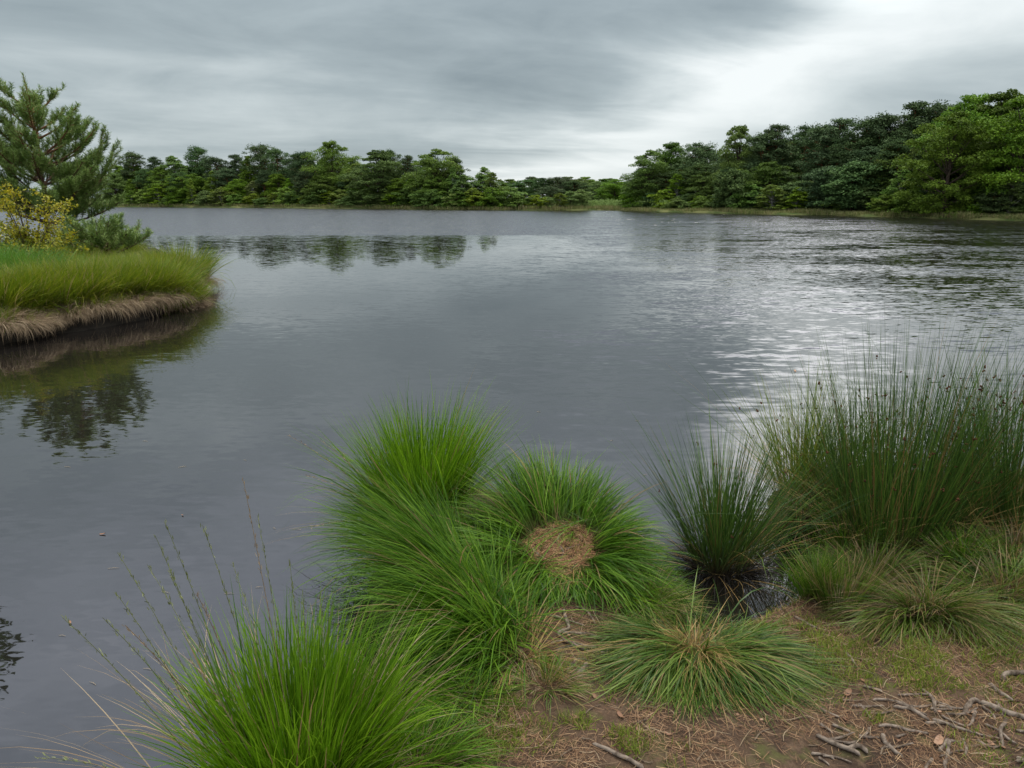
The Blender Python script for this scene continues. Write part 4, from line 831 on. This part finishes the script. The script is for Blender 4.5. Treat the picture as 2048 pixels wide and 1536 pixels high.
LS = [('pine', 262, 300, 16, 1.0, 'dark flat topped pine just right of the tall young pine'), ('pine', 305, 311, 14, .9, 'ragged dark pine second on the left skyline'), ('birch', 345, 311, 12, 1.3, 'rounded yellowish birch between two skyline pines'),
 ('pine', 388, 292, 18, .85, 'umbrella topped pine poking above the left skyline'), ('pine', 432, 311, 14, 1.0, 'broad dark pine behind the pale conical birch'), ('pine', 462, 306, 15, .9, 'dark pine left of centre of the left wood'),
 ('birch', 495, 312, 12, 1.2, 'yellow green birch crown on the left skyline'), ('pine', 522, 288, 15, .9, 'pointed pine on the left skyline with gaps of sky'), ('pine', 553, 293, 13, .8, 'narrow pine right beside the pointed one'), ('pine', 585, 305, 16, .9, 'pine left of the tallest dense tree'),
 ('pine', 612, 302, 12, .9, 'pine leaning on the tallest dense tree of the left wood'), ('oak', 660, 282, 10, .95, 'tallest dense dark tree of the left wood with a domed top'), ('birch', 712, 325, 9, 1.1, 'brownish birch right of the tallest dense tree'),
 ('oak', 755, 300, 6, 1.3, 'wide dark oak forming the middle hump of the left wood'), ('pine', 780, 296, 14, .7, 'pine tip showing above the middle hump'), ('pine', 818, 307, 12, .7, 'pine in the notch between the two wide oaks'),
 ('oak', 872, 298, 8, 1.15, 'wide dark tree at the right end of the left wood'), ('pine', 905, 315, 12, .6, 'pine on the sloping right end of the left wood'), ('birch', 925, 350, 4, 1.3, 'light green birch in front of the right end of the left wood'),
 ('birch', 969, 333, 10, .9, 'slender pointed tree standing alone above the low trees'), ('birch', 1005, 362, 10, 1.3, 'low yellow green tree right of the slender pointed one'), ('birch', 945, 375, 3, 1.2, 'grey green birch by the water left of the slender pointed tree'),
 ('pine', 1048, 357, 28, 1.3, 'low pine left of the gap in the trees'), ('pine', 1085, 354, 22, 1.3, 'second low pine at the left of the gap'), ('pine', 1120, 353, 20, 1.3, 'bushy pine left of the gap'), ('pine', 1150, 360, 16, 1.2, 'last pine before the gap'), ('pine', 1100, 372, 8, 1.5, 'squat dark pine before the row left of the gap')]
for k_, px, ty, bk, ws, lb in LS: tree(k_, px, ty, bk, lb, ws, 'trees of the wood across the water on the left')
for i, px in enumerate([1020, 1062, 1098] + list(range(1135, 1262, 12))):
    tree('oak', px, random.uniform(352, 363), random.uniform(60, 130), 'far bluish tree seen through the gap between the woods', 1.25, 'far trees in the gap')
RS = [('oak', 1300, 300, 10, .9, 'rounded tree at the left end of the right wood with sky showing through'), ('oak', 1345, 285, 16, .9, 'high domed tree just right of the end tree of the right wood'), ('pine', 1400, 284, 16, 1.0, 'dark pine between the domed tree and the tall oak'),
 ('oak', 1482, 250, 14, .72, 'tall oak with a lit crown standing above the right skyline'), ('pine', 1530, 262, 15, 1.0, 'pine touching the right side of the tall oak'), ('pine', 1568, 243, 16, 1.0, 'pine with a tiered top on the right skyline'), ('pine', 1608, 248, 20, .8, 'small umbrella topped pine letting the sky through'),
 ('pine', 1655, 246, 15, .9, 'thin topped pine on the right skyline'), ('pine', 1692, 230, 15, 1.1, 'broad flat pine left of the sky gaps'), ('pine', 1740, 236, 16, 1.0, 'pine above the bare reddish trunks'), ('pine', 1775, 222, 17, 1.0, 'spreading pine right of the sky gaps'),
 ('pine', 1822, 197, 16, 1.05, 'highest dark pine of the right wood'), ('pine', 1868, 205, 18, 1.0, 'flat topped pine between the highest pine and the big green tree'), ('oak', 1915, 222, 4, .85, 'big light green tree reaching down to the shore on the right'),
 ('oak', 1955, 188, 12, .9, 'huge green tree rising behind the big light green one'), ('oak', 2015, 180, 12, .95, 'highest broad tree near the right edge'), ('oak', 2075, 182, 8, .9, 'broad tree cut by the right edge of the photo')]
for k_, px, ty, bk, ws, lb in RS: tree(k_, px, ty, bk, lb, ws, 'trees of the wood on the right shore')
# middle and low rows
SEEN = set()
NAMED = {'L': LS, 'R': RS}
def near_label(side, px, what, rel):
    b_ = min(NAMED[side], key=lambda q: abs(q[1] - px)); d_ = px - b_[1]; words = b_[5].split()
    short = ' '.join(words[: next((i for i, w_ in enumerate(words) if i > 1 and w_ in ('of', 'at', 'on', 'in', 'just', 'between', 'behind', 'poking', 'forming', 'showing', 'standing', 'right', 'left', 'reaching', 'rising', 'near', 'above', 'touching', 'cut', 'leaning', 'letting', 'by', 'before', 'with')), 5)])
    lb_ = f"{what} {rel} {'just left of' if d_ < -6 else 'just right of' if d_ > 6 else 'straight below'} the {short}"
    while lb_ in SEEN: lb_ = {0: 'broad ', 1: 'slim ', 2: 'rounded ', 3: 'leaning '}[len(SEEN) % 4] + lb_
    SEEN.add(lb_); return lb_
KW = {'oak': 'broadleaf', 'birch': 'birch', 'pine': 'pine', 'spine': 'young pine', 'bush': 'bush'}
for i, px in enumerate(range(228, 960, 26)):
    sk = np.interp(px, [230, 500, 660, 760, 870, 940, 960], [318, 312, 300, 312, 308, 350, 372])
    tree('oak', px + random.uniform(-6, 6), sk + random.uniform(10, 30), random.uniform(17, 24), near_label('L', px, 'shaded tree', 'deep in the wood'), .9, 'back row of the left wood')
for i, px in enumerate(range(1300, 2110, 32)):
    sk = np.interp(px, [1280, 1350, 1480, 1700, 1800, 1950, 2100], [325, 305, 280, 262, 240, 205, 195])
    tree('oak' if i % 2 else 'pine', px + random.uniform(-6, 6), sk + random.uniform(4, 22), random.uniform(22, 30), near_label('R', px, 'shaded tree', 'deep in the wood'), 1.0, 'back row of the right wood')
for i, px in enumerate(range(230, 1000, 27)):
    tree(['oak', 'birch', 'pine'][i % 3], px + random.uniform(-8, 8), random.uniform(332, 362), random.uniform(5, 10), near_label('L', px, 'middle height ' + KW[['oak', 'birch', 'pine'][i % 3]], 'in front,'), random.uniform(.8, 1.1), 'middle row of the left wood')
for i, px in enumerate(range(262, 1165, 19)):
    tree('bush' if i % 3 else 'birch', px + random.uniform(-7, 7), random.uniform(368, 396), random.uniform(2.0, 4.5), near_label('L', px, 'low ' + ('bush' if i % 3 else 'birch'), 'at the shore,'), random.uniform(1.0, 1.3), 'low growth along the left wood')
tree('birch', 380, 358, 2.5, 'pale conical birch standing forward at the water on the left shore', .75, 'low growth along the left wood', var=1)
for i, px in enumerate(range(1270, 2090, 30)):
    ty = np.interp(px, [1270, 1500, 1800, 2048], [345, 320, 290, 270])
    if 1585 < px < 1700: continue
    tree(['pine', 'oak', 'pine', 'birch'][i % 4], px + random.uniform(-10, 10), ty + random.uniform(-14, 22), random.uniform(9, 13), near_label('R', px, 'middle height ' + KW[['pine', 'oak', 'pine', 'birch'][i % 4]], 'in front,'), random.uniform(.8, 1.1), 'middle row of the right wood')
for i, px in enumerate(range(1262, 2100, 24)):
    tree(['bush', 'bush', 'spine'][i % 3], px + random.uniform(-8, 8), np.interp(px, [1262, 1500, 2048], [385, 375, 370]) + random.uniform(-12, 16), random.uniform(5, 8), near_label('R', px, 'low ' + KW[['bush', 'bush', 'spine'][i % 3]], 'at the shore,'), random.uniform(.95, 1.25), 'low growth along the right wood')
for k_, px, ty, bk, ws, lb in [('spine', 1468, 340, 4, 1.0, 'bushy grey green young pine at the shore below the tall oak'), ('birch', 1545, 368, 4, 1.2, 'pale green round shrub right of the bushy young pine'), ('birch', 1597, 374, 4, 1.2, 'second pale green round shrub under the right wood'), ('spine', 1655, 335, 5, 1.0, 'dark bushy young pine before the reddish trunks'), ('spine', 1712, 325, 5, 1.2, 'wide bushy young pine right of the reddish trunks'),
   ('birch', 1808, 338, 5, .9, 'upright light birch left of the big light green tree'), ('bush', 1775, 388, 3, 1.0, 'bright low bush by the reeds of the right shore'), ('bush', 1825, 378, 3, 1.0, 'round bright bush under the upright light birch'), ('birch', 2030, 345, 4, 1.0, 'light tree in the shade at the right edge'), ('spine', 1990, 385, 3, 1.0, 'small pine by the reeds near the right edge')]:
    tree(k_, px, ty, bk, lb, ws, 'trees along the right shore edge')

# reeds and low green growth on the far shore
def along(px0, px1, n, off0, off1):
    px = rng.uniform(px0, px1, n); xs_ = [q[0] for q in SH]; yy = np.interp(px, xs_, [q[1] for q in SH])
    u = (px - 1024) / FPX; v = (768 - yy) / FPX; c_, s_ = math.cos(R(PITCH)), math.sin(R(PITCH)); t_ = -H / (-s_ + v * c_)
    X_, Y_ = u * t_, (c_ + v * s_) * t_; L_ = np.hypot(X_, Y_); o_ = rng.uniform(off0, off1, n); return X_ * (1 + o_ / L_), Y_ * (1 + o_ / L_)
q = MB(); x, y = along(-100, 1230, 24000, 0.0, 4.0); nn_ = len(x); hh = .35 + .75 * fbm(x, y, .25, 2)
blades(q, np.stack([x, y, np.full(nn_, .05)], -1), rng.uniform(0, 6.28, nn_), rng.uniform(0, .5, nn_), rng.uniform(0, .6, nn_), hh * rng.uniform(.6, 1.2, nn_), .05, 3, 0, clump=np.clip(fbm(x, y, .2, 7) * 1.3 - .1, 0, 1))
tag(q.build('reeds', M['reed']), 'olive and straw coloured sedge fringe along the left far shore', 'reeds', kind='stuff')
q = MB(); x, y = along(1190, 2300, 30000, 0.0, 4.5); nn_ = len(x); hh = .25 + .6 * fbm(x, y, .3, 3)
blades(q, np.stack([x, y, np.full(nn_, .05)], -1), rng.uniform(0, 6.28, nn_), rng.uniform(0, .5, nn_), rng.uniform(0, .6, nn_), hh * rng.uniform(.6, 1.2, nn_), .04, 3, 0, clump=np.clip(fbm(x, y, .25, 9) * 1.3 - .15, 0, 1))
tag(q.build('reeds', M['reed']), 'green sedge fringe along the right far shore', 'reeds', kind='stuff')
q = MB(); C = []
x, y = along(1150, 1480, 1300, 4, 24); C = np.stack([x, y, .4 + .9 * rng.random(1300)], -1); clumps(q, C, .5 * rng.uniform(.6, 1.3, 1300), 26, .10)
tag(q.build('undergrowth', M['forest_light']), 'bright green low scrub behind the reeds at the gap', 'scrub', kind='stuff')
for o in list(bpy.data.objects):
    if 'h0' in o: del o['h0']
